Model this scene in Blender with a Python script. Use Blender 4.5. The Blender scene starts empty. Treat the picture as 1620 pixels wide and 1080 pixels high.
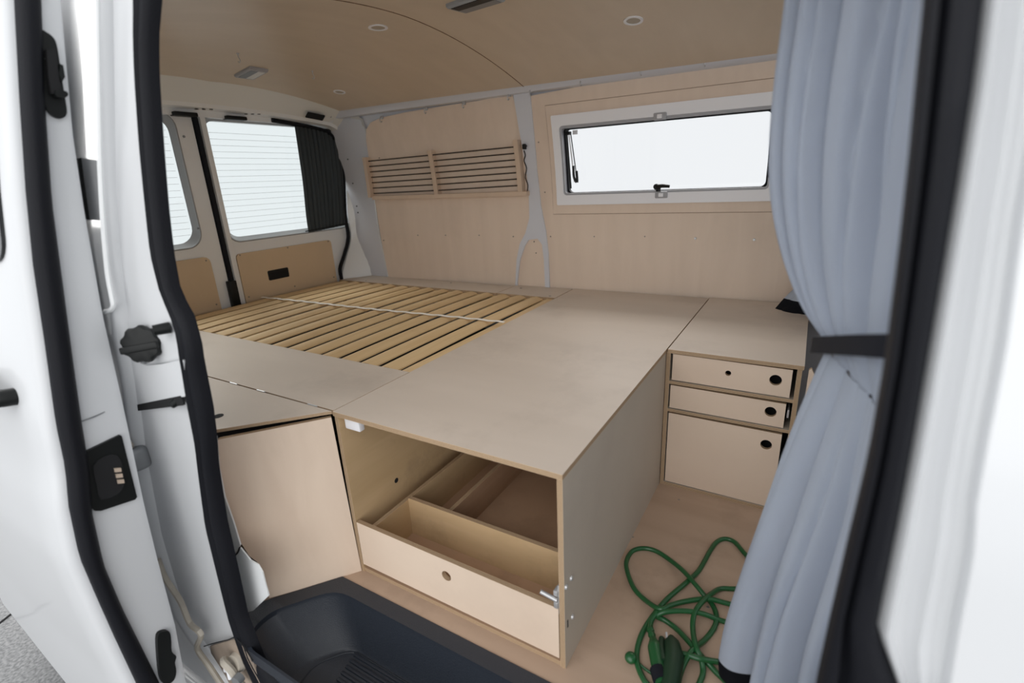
import bpy, bmesh, math, random
from mathutils import Vector, Matrix
from mathutils.geometry import tessellate_polygon
random.seed(7)
SC = bpy.context.scene
COL = SC.collection

# ---------------------------------------------------------------- camera, world, lights, exposure
CAMP = Vector((0.353, -0.744, 1.038))
YAW, PIT, ROL, FPX = math.radians(31.2), math.radians(18.13), math.radians(-2.77), 785.2
FW = Vector((-math.sin(YAW)*math.cos(PIT), math.cos(YAW)*math.cos(PIT), -math.sin(PIT)))
R0 = Vector((math.cos(YAW), math.sin(YAW), 0.0))
U0 = R0.cross(FW)
RT = math.cos(ROL)*R0 + math.sin(ROL)*U0
UP = -math.sin(ROL)*R0 + math.cos(ROL)*U0
cd = bpy.data.cameras.new('camera')
cam = bpy.data.objects.new('camera', cd)
COL.objects.link(cam)
M = Matrix((RT, UP, -FW)).transposed().to_4x4()
M.translation = CAMP
cam.matrix_world = M
cd.sensor_width = 36.0
cd.lens = 36.0*FPX/1620.0
cd.clip_start = 0.02
cd.dof.use_dof = True
cd.dof.focus_distance = 1.7
cd.dof.aperture_fstop = 2.4
SC.camera = cam

w = bpy.data.worlds.new('showroom_light')
SC.world = w
w.use_nodes = True
bg = w.node_tree.nodes['Background']
bg.inputs[0].default_value = (0.95, 0.975, 1.0, 1)
bg.inputs[1].default_value = 1.22

def area(name, loc, target, sx, sy, power, col=(1, 1, 1)):
    l = bpy.data.lights.new(name, 'AREA')
    l.shape = 'RECTANGLE'; l.size = sx; l.size_y = sy; l.energy = power; l.color = col
    o = bpy.data.objects.new(name, l)
    COL.objects.link(o)
    o.location = loc
    o.rotation_euler = (Vector(target)-Vector(loc)).to_track_quat('-Z', 'Y').to_euler()
    return o
area('added_fill_light', (-0.2, -3.6, 3.2), (-0.4, -0.4, 0.0), 6.0, 2.4, 75, (1.0, 0.985, 0.96))  # added fill from above and behind the camera, not a known lamp
area('added_fill_light', (-0.4, 4.4, 3.2), (-0.4, 1.5, 0.8), 6.0, 2.2, 300, (1.0, 0.985, 0.96))  # added outside the far window to brighten the bed and floor
area('added_fill_light', (-5.2, 0.6, 3.1), (-2.2, 0.6, 0.9), 2.2, 5.0, 450, (1.0, 0.985, 0.96))  # added behind the van to brighten the rear interior
area('added_low_fill_light', (2.3, -4.7, 1.0), (-0.2, 0.0, 1.0), 7.0, 3.0, 94, (1.0, 0.985, 0.965))  # added wide, low fill through the side opening for walls and ceiling

SC.cycles.max_bounces = 14; SC.cycles.diffuse_bounces = 9; SC.cycles.transparent_max_bounces = 12
SC.view_settings.view_transform = 'Standard'
SC.view_settings.look = 'None'
SC.view_settings.gamma = 1.0
SC.view_settings.exposure = 0.0
SC.view_settings.use_curve_mapping = False

# ---------------------------------------------------------------- measuring helpers
def ray(px, py):
    return FW + RT*((px-810.0)/FPX) - UP*((py-540.0)/FPX)
def on(px, py, ax, v):
    d = ray(px, py)
    return CAMP + d*((v-CAMP[ax])/d[ax])
def onp(px, py, p0, n):
    d = ray(px, py)
    return CAMP + d*((Vector(p0)-CAMP).dot(n)/d.dot(n))
def hit(px, py, F, t0=0.2, t1=6.0):
    d = ray(px, py)
    n = 300
    a = t0; fa = F(CAMP+d*a)
    for i in range(1, n+1):
        b = t0+(t1-t0)*i/n
        fb = F(CAMP+d*b)
        if fa*fb <= 0:
            for _ in range(30):
                m = (a+b)/2; fm = F(CAMP+d*m)
                if fa*fm <= 0: b = m
                else: a, fa = m, fm
            return CAMP+d*((a+b)/2)
        a, fa = b, fb
    return CAMP+d*t1
def YW(x, z):                      # inner face of the far wall
    y = 1.548+0.042*x
    if z > 0.9: y -= 0.085*((z-0.9)/0.53)**1.6
    return y
def ZC(x, y):                      # underside of the ceiling lining
    d = abs(y-0.65)
    z = 1.535-0.19*d**1.8
    if x < -0.82: z -= 0.045*((-0.82-x)/1.13)**2*max(0, 1-d/0.8)
    return z
def YB(z):                         # plane of the sliding door opening
    return -0.30 if z < 0.75 else -0.30+0.08*((z-0.75)/0.6)**1.3
def wallp(px, py, off=0.0): return hit(px, py, lambda p: p.y-(YW(p.x, p.z)-off), 0.8)
def ceilp(px, py, off=0.0): return hit(px, py, lambda p: p.z-(ZC(p.x, p.y)-off), 0.3)
def bodyp(px, py, off=0.0): return hit(px, py, lambda p: p.y-(YB(p.z)-off), 0.1, 5)

# ---------------------------------------------------------------- materials
MATS = {}
def nt(name):
    m = bpy.data.materials.new(name); m.use_nodes = True
    MATS[name] = m
    return m, m.node_tree.nodes, m.node_tree.links, m.node_tree.nodes['Principled BSDF']
def plain(name, col, rough=0.5, metal=0.0, spec=0.5, coat=0.0, bump=0.0, bscale=200, var=0.0):
    m, N, L, B = nt(name)
    B.inputs['Base Color'].default_value = (*col, 1)
    B.inputs['Roughness'].default_value = rough
    B.inputs['Metallic'].default_value = metal
    B.inputs['Specular IOR Level'].default_value = spec
    B.inputs['Coat Weight'].default_value = coat
    B.inputs['Coat Roughness'].default_value = 0.08
    if bump or var:
        g = N.new('ShaderNodeNewGeometry')
        t = N.new('ShaderNodeTexNoise'); t.inputs['Scale'].default_value = bscale; t.inputs['Detail'].default_value = 4
        L.new(g.outputs['Position'], t.inputs['Vector'])
    if bump:
        b = N.new('ShaderNodeBump'); b.inputs['Strength'].default_value = bump; b.inputs['Distance'].default_value = 0.002
        L.new(t.outputs['Fac'], b.inputs['Height']); L.new(b.outputs[0], B.inputs['Normal'])
    if var:
        t2 = N.new('ShaderNodeTexNoise'); t2.inputs['Scale'].default_value = 6; t2.inputs['Detail'].default_value = 5
        L.new(g.outputs['Position'], t2.inputs['Vector'])
        r = N.new('ShaderNodeValToRGB')
        r.color_ramp.elements[0].position = .3; r.color_ramp.elements[1].position = .7
        r.color_ramp.elements[0].color = (*[c*(1-var) for c in col], 1); r.color_ramp.elements[1].color = (*[min(1, c*(1+var)) for c in col], 1)
        L.new(t2.outputs['Fac'], r.inputs[0]); L.new(r.outputs[0], B.inputs['Base Color'])
    return m
def wood(name, c1, c2, stretch=(1, 12, 12), scale=3.0, rough=0.6, dirt=0.25, dcol=(0.10, 0.07, 0.05), spec=0.35, dirtscale=2.2):
    m, N, L, B = nt(name)
    g = N.new('ShaderNodeNewGeometry'); oi = N.new('ShaderNodeObjectInfo')
    add = N.new('ShaderNodeVectorMath'); add.operation = 'ADD'
    sc_ = N.new('ShaderNodeVectorMath'); sc_.operation = 'SCALE'; sc_.inputs['Scale'].default_value = 13.0
    cmb = N.new('ShaderNodeCombineXYZ')
    for k in range(3): L.new(oi.outputs['Random'], cmb.inputs[k])
    L.new(cmb.outputs[0], sc_.inputs[0])
    L.new(g.outputs['Position'], add.inputs[0]); L.new(sc_.outputs[0], add.inputs[1])
    mp = N.new('ShaderNodeMapping'); mp.inputs['Scale'].default_value = stretch
    L.new(add.outputs[0], mp.inputs['Vector'])
    t = N.new('ShaderNodeTexNoise'); t.inputs['Scale'].default_value = scale; t.inputs['Detail'].default_value = 6; t.inputs['Distortion'].default_value = 0.6
    L.new(mp.outputs[0], t.inputs['Vector'])
    r = N.new('ShaderNodeValToRGB'); r.color_ramp.elements[0].position = .2; r.color_ramp.elements[1].position = .8
    r.color_ramp.elements[0].color = (*c1, 1); r.color_ramp.elements[1].color = (*c2, 1)
    L.new(t.outputs['Fac'], r.inputs[0])
    d = N.new('ShaderNodeTexNoise'); d.inputs['Scale'].default_value = dirtscale; d.inputs['Detail'].default_value = 7; d.inputs['Roughness'].default_value = .7
    L.new(add.outputs[0], d.inputs['Vector'])
    dr = N.new('ShaderNodeValToRGB'); dr.color_ramp.elements[0].position = .52; dr.color_ramp.elements[1].position = .78
    L.new(d.outputs['Fac'], dr.inputs[0])
    ml = N.new('ShaderNodeMath'); ml.operation = 'MULTIPLY'; ml.inputs[1].default_value = dirt
    L.new(dr.outputs[0], ml.inputs[0])
    mx = N.new('ShaderNodeMixRGB'); mx.inputs['Color2'].default_value = (*dcol, 1)
    L.new(ml.outputs[0], mx.inputs['Fac']); L.new(r.outputs[0], mx.inputs['Color1'])
    L.new(mx.outputs[0], B.inputs['Base Color'])
    B.inputs['Roughness'].default_value = rough; B.inputs['Specular IOR Level'].default_value = spec
    b = N.new('ShaderNodeBump'); b.inputs['Strength'].default_value = .12; b.inputs['Distance'].default_value = .001
    L.new(t.outputs['Fac'], b.inputs['Height']); L.new(b.outputs[0], B.inputs['Normal'])
    return m
PLY_TOP = wood('plywood_bed_top', (.58, .495, .42), (.65, .56, .48), (1, 4, 4), 1.6, dirt=.22, rough=.5)
PLY_LIGHT = wood('plywood_pale', (.66, .52, .41), (.74, .60, .48), (1, 10, 1.5), 2.0, dirt=.10, rough=.55)
PLY_WALL = wood('plywood_wall', (.70, .57, .465), (.76, .625, .515), (9, 9, 1), 2.0, dirt=.08, rough=.6)
PLY_CEIL = wood('plywood_ceiling', (.61, .505, .385), (.67, .56, .435), (6, 1, 6), 2.0, dirt=.08, rough=.42, spec=.5)
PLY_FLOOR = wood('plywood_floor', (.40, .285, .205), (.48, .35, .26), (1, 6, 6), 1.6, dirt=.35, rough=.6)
PLY_RAW = wood('plywood_raw_yellow', (.50, .35, .19), (.60, .43, .25), (1.5, 1, 9), 2.5, dirt=.5, rough=.65)
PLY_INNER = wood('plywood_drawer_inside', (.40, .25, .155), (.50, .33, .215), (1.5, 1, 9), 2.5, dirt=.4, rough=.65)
PLY_SIDE = wood('plywood_grey_side', (.44, .385, .32), (.50, .44, .37), (9, 2, 1), 2.0, dirt=.12, rough=.6)
PLY_DOOR = wood('plywood_rear_door', (.62, .48, .32), (.68, .53, .36), (3, 3, 1), 2.0, dirt=.08, rough=.55)
SLAT = wood('pine_slat', (.62, .42, .215), (.76, .57, .33), (14, .8, 14), 2.5, dirt=.25, dcol=(.22, .12, .05), rough=.55)
def edge_mat():
    m, N, L, B = nt('plywood_edge')
    a = N.new('ShaderNodeAttribute'); a.attribute_name = 'ply'
    k = N.new('ShaderNodeMath'); k.operation = 'MULTIPLY'; k.inputs[1].default_value = 2*math.pi*3.5
    s = N.new('ShaderNodeMath'); s.operation = 'SINE'
    L.new(a.outputs['Fac'], k.inputs[0]); L.new(k.outputs[0], s.inputs[0])
    r = N.new('ShaderNodeValToRGB'); r.color_ramp.elements[0].position = .2; r.color_ramp.elements[1].position = .55
    r.color_ramp.elements[0].color = (.27, .175, .10, 1); r.color_ramp.elements[1].color = (.56, .41, .265, 1)
    L.new(s.outputs[0], r.inputs[0]); L.new(r.outputs[0], B.inputs['Base Color'])
    B.inputs['Roughness'].default_value = .7
    return m
PLY_EDGE = edge_mat()
PAINT = plain('white_car_paint', (.63, .64, .655), .35, coat=.3)
PAINT_IN = plain('white_inner_paint', (.80, .815, .82), .35, coat=.3)
PAINT_PIL = plain('white_pillar_paint', (.62, .63, .68), .35, coat=.3)
HEADER = plain('grey_header_lining', (.76, .75, .71), .6)
RUBBER = plain('black_rubber', (.0085, .009, .012), .55, spec=.15, bump=.3, bscale=300)
BLACK = plain('black_plastic', (.007, .008, .008), .42, spec=.25)
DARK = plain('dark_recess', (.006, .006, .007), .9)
TRAY = plain('charcoal_step_plastic', (.022, .027, .037), .42, bump=.4, bscale=500)
FABRIC = plain('grey_blue_curtain_cloth', (.56, .605, .69), .9, spec=.15, bump=.25, bscale=900)
HEM = plain('black_hem_tape', (.010, .011, .016), .8, spec=.2)
DFAB = plain('charcoal_curtain_cloth', (.085, .092, .095), .9, spec=.15, bump=.25, bscale=900)
SEATF = plain('black_seat_fabric', (.012, .012, .014), .9)
METAL = plain('zinc_metal', (.55, .55, .56), .4, metal=.6)
SCREW = plain('dull_screw', (.30, .27, .24), .5, metal=.6)
WPLAST = plain('white_plastic', (.84, .84, .87), .4)
GPLAST = plain('grey_plastic', (.36, .36, .38), .4)
GREEN = plain('green_cable_rubber', (.009, .085, .024), .35, spec=.6)
GREEND = plain('dark_green_rubber', (.008, .035, .015), .5)
CORD = plain('black_elastic_cord', (.03, .022, .018), .7)
WTAPE = plain('white_webbing', (.86, .82, .75), .8)
DIRTY = plain('grimy_cream_mechanism', (.42, .38, .32), .5, var=.35)
GRIME = plain('brown_grime', (.30, .24, .19), .7, var=.6)
CONTACT = plain('brass_contact', (.62, .50, .40), .35, metal=.3)
BARE = plain('grey_metal', (.25, .26, .27), .4, metal=.4)
GASKET = plain('grey_window_seal', (.33, .34, .35), .45)
LENSW = plain('white_lamp_lens', (.70, .70, .68), .3)
def glass(name, tr, gl=0.06, col=(1, 1, 1)):
    m, N, L, B = nt(name)
    N.remove(B)
    t = N.new('ShaderNodeBsdfTransparent'); t.inputs[0].default_value = (*[tr*c for c in col], 1)
    g = N.new('ShaderNodeBsdfGlossy'); g.inputs['Roughness'].default_value = .02
    mx = N.new('ShaderNodeMixShader'); mx.inputs[0].default_value = gl
    L.new(t.outputs[0], mx.inputs[1]); L.new(g.outputs[0], mx.inputs[2]); L.new(mx.outputs[0], N['Material Output'].inputs[0])
    return m
ACRYL = glass('acrylic_pane', .875, .015, (1, 1, 1.0))
TINT = glass('heated_rear_glass', .865, .02, (.975, 1, .995))
DGLASS = plain('privacy_glass', (.006, .007, .008), .05, spec=.5)
def ground_mat():
    m, N, L, B = nt('grey_floor_slab')
    g = N.new('ShaderNodeNewGeometry')
    t = N.new('ShaderNodeTexNoise'); t.inputs['Scale'].default_value = 90; t.inputs['Detail'].default_value = 5
    L.new(g.outputs['Position'], t.inputs['Vector'])
    r = N.new('ShaderNodeValToRGB'); r.color_ramp.elements[0].position = .35; r.color_ramp.elements[1].position = .65
    r.color_ramp.elements[0].color = (.075, .077, .08, 1); r.color_ramp.elements[1].color = (.17, .172, .175, 1)
    L.new(t.outputs['Fac'], r.inputs[0]); L.new(r.outputs[0], B.inputs['Base Color'])
    b = N.new('ShaderNodeBump'); b.inputs['Strength'].default_value = .5; b.inputs['Distance'].default_value = .004
    L.new(t.outputs['Fac'], b.inputs['Height']); L.new(b.outputs[0], B.inputs['Normal'])
    B.inputs['Roughness'].default_value = .8
    return m
GROUND = ground_mat()

# ---------------------------------------------------------------- object helpers
ORG = {}
def tag(o, label=None, cat=None, group=None, kind=None):
    if label: o['label'] = label
    if cat: o['category'] = cat
    if group: o['group'] = group
    if kind: o['kind'] = kind
    return o
def empty(name, loc, label=None, cat=None, group=None, kind=None):
    o = bpy.data.objects.new(name, None); COL.objects.link(o)
    o.location = loc; o.empty_display_size = .05
    ORG[o.name] = Vector(loc)
    return tag(o, label, cat, group, kind)
def link(name, bm, mats, parent=None, smooth=False, angle=40, recalc=True):
    if recalc: bmesh.ops.recalc_face_normals(bm, faces=bm.faces[:])
    if parent is not None:
        org = ORG[parent.name]
    else:
        xs = [v.co for v in bm.verts]
        org = Vector(((min(v.x for v in xs)+max(v.x for v in xs))/2, (min(v.y for v in xs)+max(v.y for v in xs))/2, min(v.z for v in xs)))
    for v in bm.verts: v.co -= org
    me = bpy.data.meshes.new(name)
    bm.to_mesh(me); bm.free()
    if not isinstance(mats, (list, tuple)): mats = [mats]
    for m in mats: me.materials.append(m)
    if smooth:
        for p in me.polygons: p.use_smooth = True
        try: me.set_sharp_from_angle(angle=math.radians(angle))
        except Exception: pass
    o = bpy.data.objects.new(name, me); COL.objects.link(o)
    ORG[o.name] = org
    if parent is not None: o.parent = parent
    else: o.location = org
    return o
def add_box(bm, x0, x1, y0, y1, z0, z1, bev=0.0, seg=2, Mx=None):
    r = bmesh.ops.create_cube(bm, size=1.0)
    vs = r['verts']
    for v in vs:
        v.co = Vector(((x0+x1)/2+v.co.x*(x1-x0), (y0+y1)/2+v.co.y*(y1-y0), (z0+z1)/2+v.co.z*(z1-z0)))
    if bev:
        es = list({e for v in vs for e in v.link_edges})
        rr = bmesh.ops.bevel(bm, geom=es, offset=bev, segments=seg, affect='EDGES', profile=.5)
        vs = list({v for f in rr['faces'] for v in f.verts} | {v for v in vs if v.is_valid})
    if Mx is not None:
        for v in vs: v.co = Mx @ v.co
    return vs
def box(name, x0, x1, y0, y1, z0, z1, mat, parent=None, bev=0.0, Mx=None):
    bm = bmesh.new(); add_box(bm, x0, x1, y0, y1, z0, z1, bev, 2, Mx)
    return link(name, bm, mat, parent, smooth=bool(bev))
def plate(name, mapfn, outline, t, mats, parent=None, holes=(), cu=(), cv=(), smooth=False):
    """sheet cut to an outline in (u, v), thickness t along w; side faces take the second material"""
    bm = bmesh.new(); ly = bm.verts.layers.float.new('ply')
    loops = [list(outline)]+[list(h) for h in holes]
    flat = [p for l in loops for p in l]
    tris = tessellate_polygon([[Vector((p[0], p[1], 0)) for p in l] for l in loops])
    F = [bm.verts.new((p[0], p[1], 0)) for p in flat]; Bk = [bm.verts.new((p[0], p[1], t)) for p in flat]
    for v in Bk: v[ly] = 1.0
    for a, b, c in tris:
        try:
            bm.faces.new((F[a], F[b], F[c])); bm.faces.new((Bk[c], Bk[b], Bk[a]))
        except ValueError: pass
    i0 = 0
    nm = len(mats) if isinstance(mats, (list, tuple)) else 1
    for l in loops:
        n = len(l)
        for i in range(n):
            a, b = i0+i, i0+(i+1) % n
            f = bm.faces.new((F[a], F[b], Bk[b], Bk[a]))
            if nm > 1: f.material_index = 1
        i0 += n
    for c in cu: bmesh.ops.bisect_plane(bm, geom=bm.verts[:]+bm.edges[:]+bm.faces[:], plane_co=(c, 0, 0), plane_no=(1, 0, 0))
    for c in cv: bmesh.ops.bisect_plane(bm, geom=bm.verts[:]+bm.edges[:]+bm.faces[:], plane_co=(0, c, 0), plane_no=(0, 1, 0))
    for v in bm.verts: v.co = Vector(mapfn(v.co.x, v.co.y, v.co.z))
    return link(name, bm, mats, parent, smooth=smooth, angle=30)
def rrect(u0, u1, v0, v1, r, n=5):
    if not isinstance(r, (list, tuple)): r = [r]*4
    out = []
    for (cx, cy, a0, rr) in ((u1-r[0], v1-r[0], 0, r[0]), (u0+r[1], v1-r[1], 90, r[1]), (u0+r[2], v0+r[2], 180, r[2]), (u1-r[3], v0+r[3], 270, r[3])):
        if rr <= 1e-6: out.append((cx, cy)); continue
        for i in range(n+1):
            a = math.radians(a0+90*i/n); out.append((cx+rr*math.cos(a), cy+rr*math.sin(a)))
    return out
def circ(u, v, r, n=20): return [(u+r*math.cos(2*math.pi*i/n), v+r*math.sin(2*math.pi*i/n)) for i in range(n)]
def rect(u0, u1, v0, v1): return [(u1, v1), (u0, v1), (u0, v0), (u1, v0)]
XY = lambda z: (lambda u, v, w_: (u, v, z-w_))          # lying board, top face at z
XZ = lambda y: (lambda u, v, w_: (u, y+w_, v))          # upright board facing -Y
YZ = lambda x: (lambda u, v, w_: (x-w_, u, v))          # upright board facing +X
def smoothpath(P, k=6, closed=False):
    P = [Vector(p) for p in P]; n = len(P); out = []
    rng = range(n) if closed else range(n-1)
    for i in rng:
        p0 = P[(i-1) % n] if closed or i > 0 else P[0]*2-P[1]
        p1 = P[i]; p2 = P[(i+1) % n]
        p3 = P[(i+2) % n] if closed or i+2 < n else P[-1]*2-P[-2]
        for j in range(k):
            t = j/k
            out.append(.5*((2*p1)+(p2-p0)*t+(2*p0-5*p1+4*p2-p3)*t*t+(3*p1-p0-3*p2+p3)*t**3))
    if not closed: out.append(P[-1])
    return out
def add_tube(bm, P, r, seg=8, closed=False, flat=None, caps=True):
    """round (or, with flat=(up, ru, rv), elliptical) tube along P; r may be a list"""
    P = [Vector(p) for p in P]; n = len(P); rings = []
    prev = None
    for i in range(n):
        a = P[(i-1) % n] if closed or i > 0 else P[0]; b = P[(i+1) % n] if closed or i < n-1 else P[-1]
        T = (b-a).normalized()
        if prev is None:
            h = Vector((0, 0, 1)) if abs(T.z) < .9 else Vector((1, 0, 0))
            N_ = (h-T*h.dot(T)).normalized()
        else:
            N_ = (prev-T*prev.dot(T)).normalized()
        prev = N_; B_ = T.cross(N_)
        rr = r[i] if isinstance(r, (list, tuple)) else r
        ring = []
        for k in range(seg):
            an = 2*math.pi*k/seg
            if flat: ring.append(bm.verts.new(P[i]+N_*flat[0]*math.cos(an)+B_*flat[1]*math.sin(an)))
            else: ring.append(bm.verts.new(P[i]+N_*rr*math.cos(an)+B_*rr*math.sin(an)))
        rings.append(ring)
    m = n if closed else n-1
    for i in range(m):
        A, B2 = rings[i], rings[(i+1) % n]
        for k in range(seg): bm.faces.new((A[k], A[(k+1) % seg], B2[(k+1) % seg], B2[k]))
    if not closed and caps:
        bm.faces.new(rings[0][::-1]); bm.faces.new(rings[-1])
def tube(name, P, r, mat, parent=None, seg=8, closed=False, flat=None):
    bm = bmesh.new(); add_tube(bm, P, r, seg, closed, flat)
    return link(name, bm, mat, parent, smooth=True)
def add_disc(bm, c, ax, r, h, n=20, r2=None):
    """closed short cylinder: base centre c, axis ax"""
    ax = Vector(ax).normalized()
    hh = Vector((0, 0, 1)) if abs(ax.z) < .9 else Vector((1, 0, 0))
    a = (hh-ax*hh.dot(ax)).normalized(); b = ax.cross(a); c = Vector(c); r2 = r if r2 is None else r2
    A = [bm.verts.new(c+(a*math.cos(2*math.pi*i/n)+b*math.sin(2*math.pi*i/n))*r) for i in range(n)]
    B2 = [bm.verts.new(c+ax*h+(a*math.cos(2*math.pi*i/n)+b*math.sin(2*math.pi*i/n))*r2) for i in range(n)]
    for i in range(n): bm.faces.new((A[i], A[(i+1) % n], B2[(i+1) % n], B2[i]))
    bm.faces.new(A[::-1]); bm.faces.new(B2)
def disc(name, c, ax, r, h, mat, parent=None, n=20, r2=None):
    bm = bmesh.new(); add_disc(bm, c, ax, r, h, n, r2)
    return link(name, bm, mat, parent, smooth=True)
def ringo(name, c, ax, r0, r1, h, mat, parent=None, n=24):
    ax = Vector(ax).normalized(); hh = Vector((0, 0, 1)) if abs(ax.z) < .9 else Vector((1, 0, 0))
    a = (hh-ax*hh.dot(ax)).normalized(); b = ax.cross(a); c = Vector(c)
    return plate(name, lambda u, v, w_: c+a*u+b*v+ax*w_, circ(0, 0, r1, n), h, mat, parent, holes=[circ(0, 0, r0, n)], smooth=True)
def interp(curve, t):
    n = len(curve)-1; f = t*n; i = min(int(f), n-1); f -= i
    return curve[i].lerp(curve[i+1], f)
def resample(P, n):
    P = [Vector(p) for p in P]; L_ = [0]
    for a, b in zip(P, P[1:]): L_.append(L_[-1]+(b-a).length)
    out = []; j = 0
    for i in range(n):
        s = L_[-1]*i/(n-1)
        while j < len(P)-2 and L_[j+1] < s: j += 1
        d = L_[j+1]-L_[j]
        out.append(P[j].lerp(P[j+1], (s-L_[j])/d if d else 0))
    return out
def atz(P, z):
    """point of a curve (running in z) at height z, extended straight at both ends"""
    P = sorted(P, key=lambda p: p.z)
    if z <= P[0].z: a, b = P[0], P[1]; e = Vector((a.x, a.y, z)); return e
    if z >= P[-1].z:
        a, b = P[-2], P[-1]; f = (z-a.z)/(b.z-a.z); return a.lerp(b, f)
    for a, b in zip(P, P[1:]):
        if a.z <= z <= b.z: return a.lerp(b, (z-a.z)/(b.z-a.z) if b.z > a.z else 0)
def loft(name, cols, mat, parent=None, thick=None, closed=False, smooth=True, angle=45):
    """sheet through columns of points; thick = vector added for the back skin"""
    bm = bmesh.new()
    n = len(cols[0]); V = [[bm.verts.new(p) for p in c] for c in cols]
    m = len(cols)
    for i in range(m if closed else m-1):
        A, B2 = V[i], V[(i+1) % m]
        for k in range(n-1): bm.faces.new((A[k], A[k+1], B2[k+1], B2[k]))
    if closed:
        bm.faces.new([V[i][0] for i in range(m)]); bm.faces.new([V[i][-1] for i in range(m)][::-1])
    if thick is not None:
        T = Vector(thick)
        W = [[bm.verts.new(Vector(p)+T) for p in c] for c in cols]
        for i in range(m-1):
            for k in range(n-1): bm.faces.new((W[i][k], W[i+1][k], W[i+1][k+1], W[i][k+1]))
        for i in range(m-1):
            bm.faces.new((V[i][0], V[i+1][0], W[i+1][0], W[i][0])); bm.faces.new((V[i][-1], W[i][-1], W[i+1][-1], V[i+1][-1]))
        for k in range(n-1):
            bm.faces.new((V[0][k], W[0][k], W[0][k+1], V[0][k+1])); bm.faces.new((V[-1][k], V[-1][k+1], W[-1][k+1], W[-1][k]))
    return link(name, bm, mat, parent, smooth=smooth, angle=angle)
def copies(src, places, parent):
    """further copies of a small part, sharing its mesh; src is modelled round its parent's origin"""
    for p in places:
        o = src.copy(); COL.objects.link(o); o.location = Vector(p)-ORG[parent.name]; o.parent = parent
def dots(name, places, ax, r, h, mat, parent, n=10):
    """one mesh at the parent's origin, copied to each place"""
    bm = bmesh.new(); add_disc(bm, (0, 0, 0), ax, r, h, n, r*.75)
    me = bpy.data.meshes.new(name); bm.to_mesh(me); bm.free(); me.materials.append(mat)
    for p in places:
        o = bpy.data.objects.new(name, me); COL.objects.link(o); o.parent = parent
        o.location = Vector(p)-ORG[parent.name]
PL = [PLY_TOP, PLY_EDGE]
TT = 0.012   # plywood thickness

# ================================================================= THE SETTING
g = box('ground', -9, 5, -6, 7, -0.62, -0.60, GROUND); tag(g, kind='structure')
ga, gb = on(55, 942, 2, -.599), on(0, 985, 2, -.599)
for a, b in ((ga, ga+(gb-ga)*2.5), (ga+(gb-ga)*-3.0+Vector((0, 0, 0)), ga), (ga, ga+Vector((gb.y-ga.y, ga.x-gb.x, 0))*2.2)):
    j = tube('ground_joint', [a, b], .005, DARK, seg=6); tag(j, kind='structure')

# ---- floor: plywood sheet with the step well cut out
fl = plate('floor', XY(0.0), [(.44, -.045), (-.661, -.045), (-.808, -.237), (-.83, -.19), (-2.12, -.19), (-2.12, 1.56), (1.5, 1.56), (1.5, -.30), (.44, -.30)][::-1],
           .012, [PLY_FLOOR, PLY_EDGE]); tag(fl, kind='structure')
ff = [Vector(on(p[0], p[1], 2, .0)) for p in [(1073, 790), (1001, 848), (1100, 860)]]
box('under_floor', -2.15, 1.6, -.16, 1.6, -.30, -.2, DARK); tag(bpy.data.objects['under_floor'], kind='structure')
for o in [bpy.data.objects['under_floor']]: o.name = 'floor_underside'

# ---- step well tray
st = empty('step_well_tray', (-.2, -.18, -.2), 'charcoal plastic step tray sunk in the side door threshold', 'step tray')
rim = [(.44, -.047), (-.664, -.047), (-.812, -.226), (-.822, -.318), (.44, -.318)]
def lerpz(l, z): return [Vector((p[0], p[1], z)) for p in l]
def roundpoly(P, r, n=4):
    out = []
    m = len(P)
    for i in range(m):
        p = Vector(P[i]); a = (Vector(P[i-1])-p); b = (Vector(P[(i+1) % m])-p)
        rr = min(r, a.length*.45, b.length*.45)
        a = p+a.normalized()*rr; b = p+b.normalized()*rr
        for k in range(n+1):
            t = k/n; out.append((a.lerp(p, t)).lerp(p.lerp(b, t), t))
    return out
P0 = [(.44, -.045), (-.662, -.045), (-.808, -.237), (-.77, -.282), (-.68, -.315), (.44, -.315)]
P1 = [(.42, -.085), (-.640, -.085), (-.735, -.215), (-.73, -.275), (-.685, -.309), (.42, -.309)]
P2 = [(.36, -.118), (-.575, -.118), (-.640, -.205), (-.64, -.260), (-.61, -.290), (.36, -.290)]
bm = bmesh.new(); rings = []
for P, z, r in ((P0, -.03, .003), (P0, .003, .003), (P1, .003, .05), (P1, -.012, .052), (P2, -.120, .06), (P2, -.125, .07)):
    rp = roundpoly([Vector((*p, z)) for p in P], r)
    if z == -.125:
        c = sum(rp, Vector())/len(rp); rp = [p.lerp(c, .03) for p in rp]
    rings.append([bm.verts.new(p) for p in rp])
for A, B2 in zip(rings, rings[1:]):
    n = len(A)
    for k in range(n): bm.faces.new((A[k], A[(k+1) % n], B2[(k+1) % n], B2[k]))
bm.faces.new(rings[-1])
link('tray_shell', bm, TRAY, st, smooth=True, angle=35)
for k in range(9):
    y = -.135-k*.017
    bm = bmesh.new(); add_box(bm, -.545+.004*k, .33, y-.0045, y+.0045, -.128, -.1195, .002)
    link('tread_rib', bm, TRAY, st, smooth=True)
P = roundpoly([Vector((.345, -.128, -.1245)), Vector((-.558, -.128, -.1245)), Vector((-.615, -.205, -.1245)), Vector((-.60, -.270, -.1245)), Vector((.345, -.270, -.1245))], .03)
tube('tread_border', P, .002, TRAY, st, seg=6, closed=True)

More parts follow.
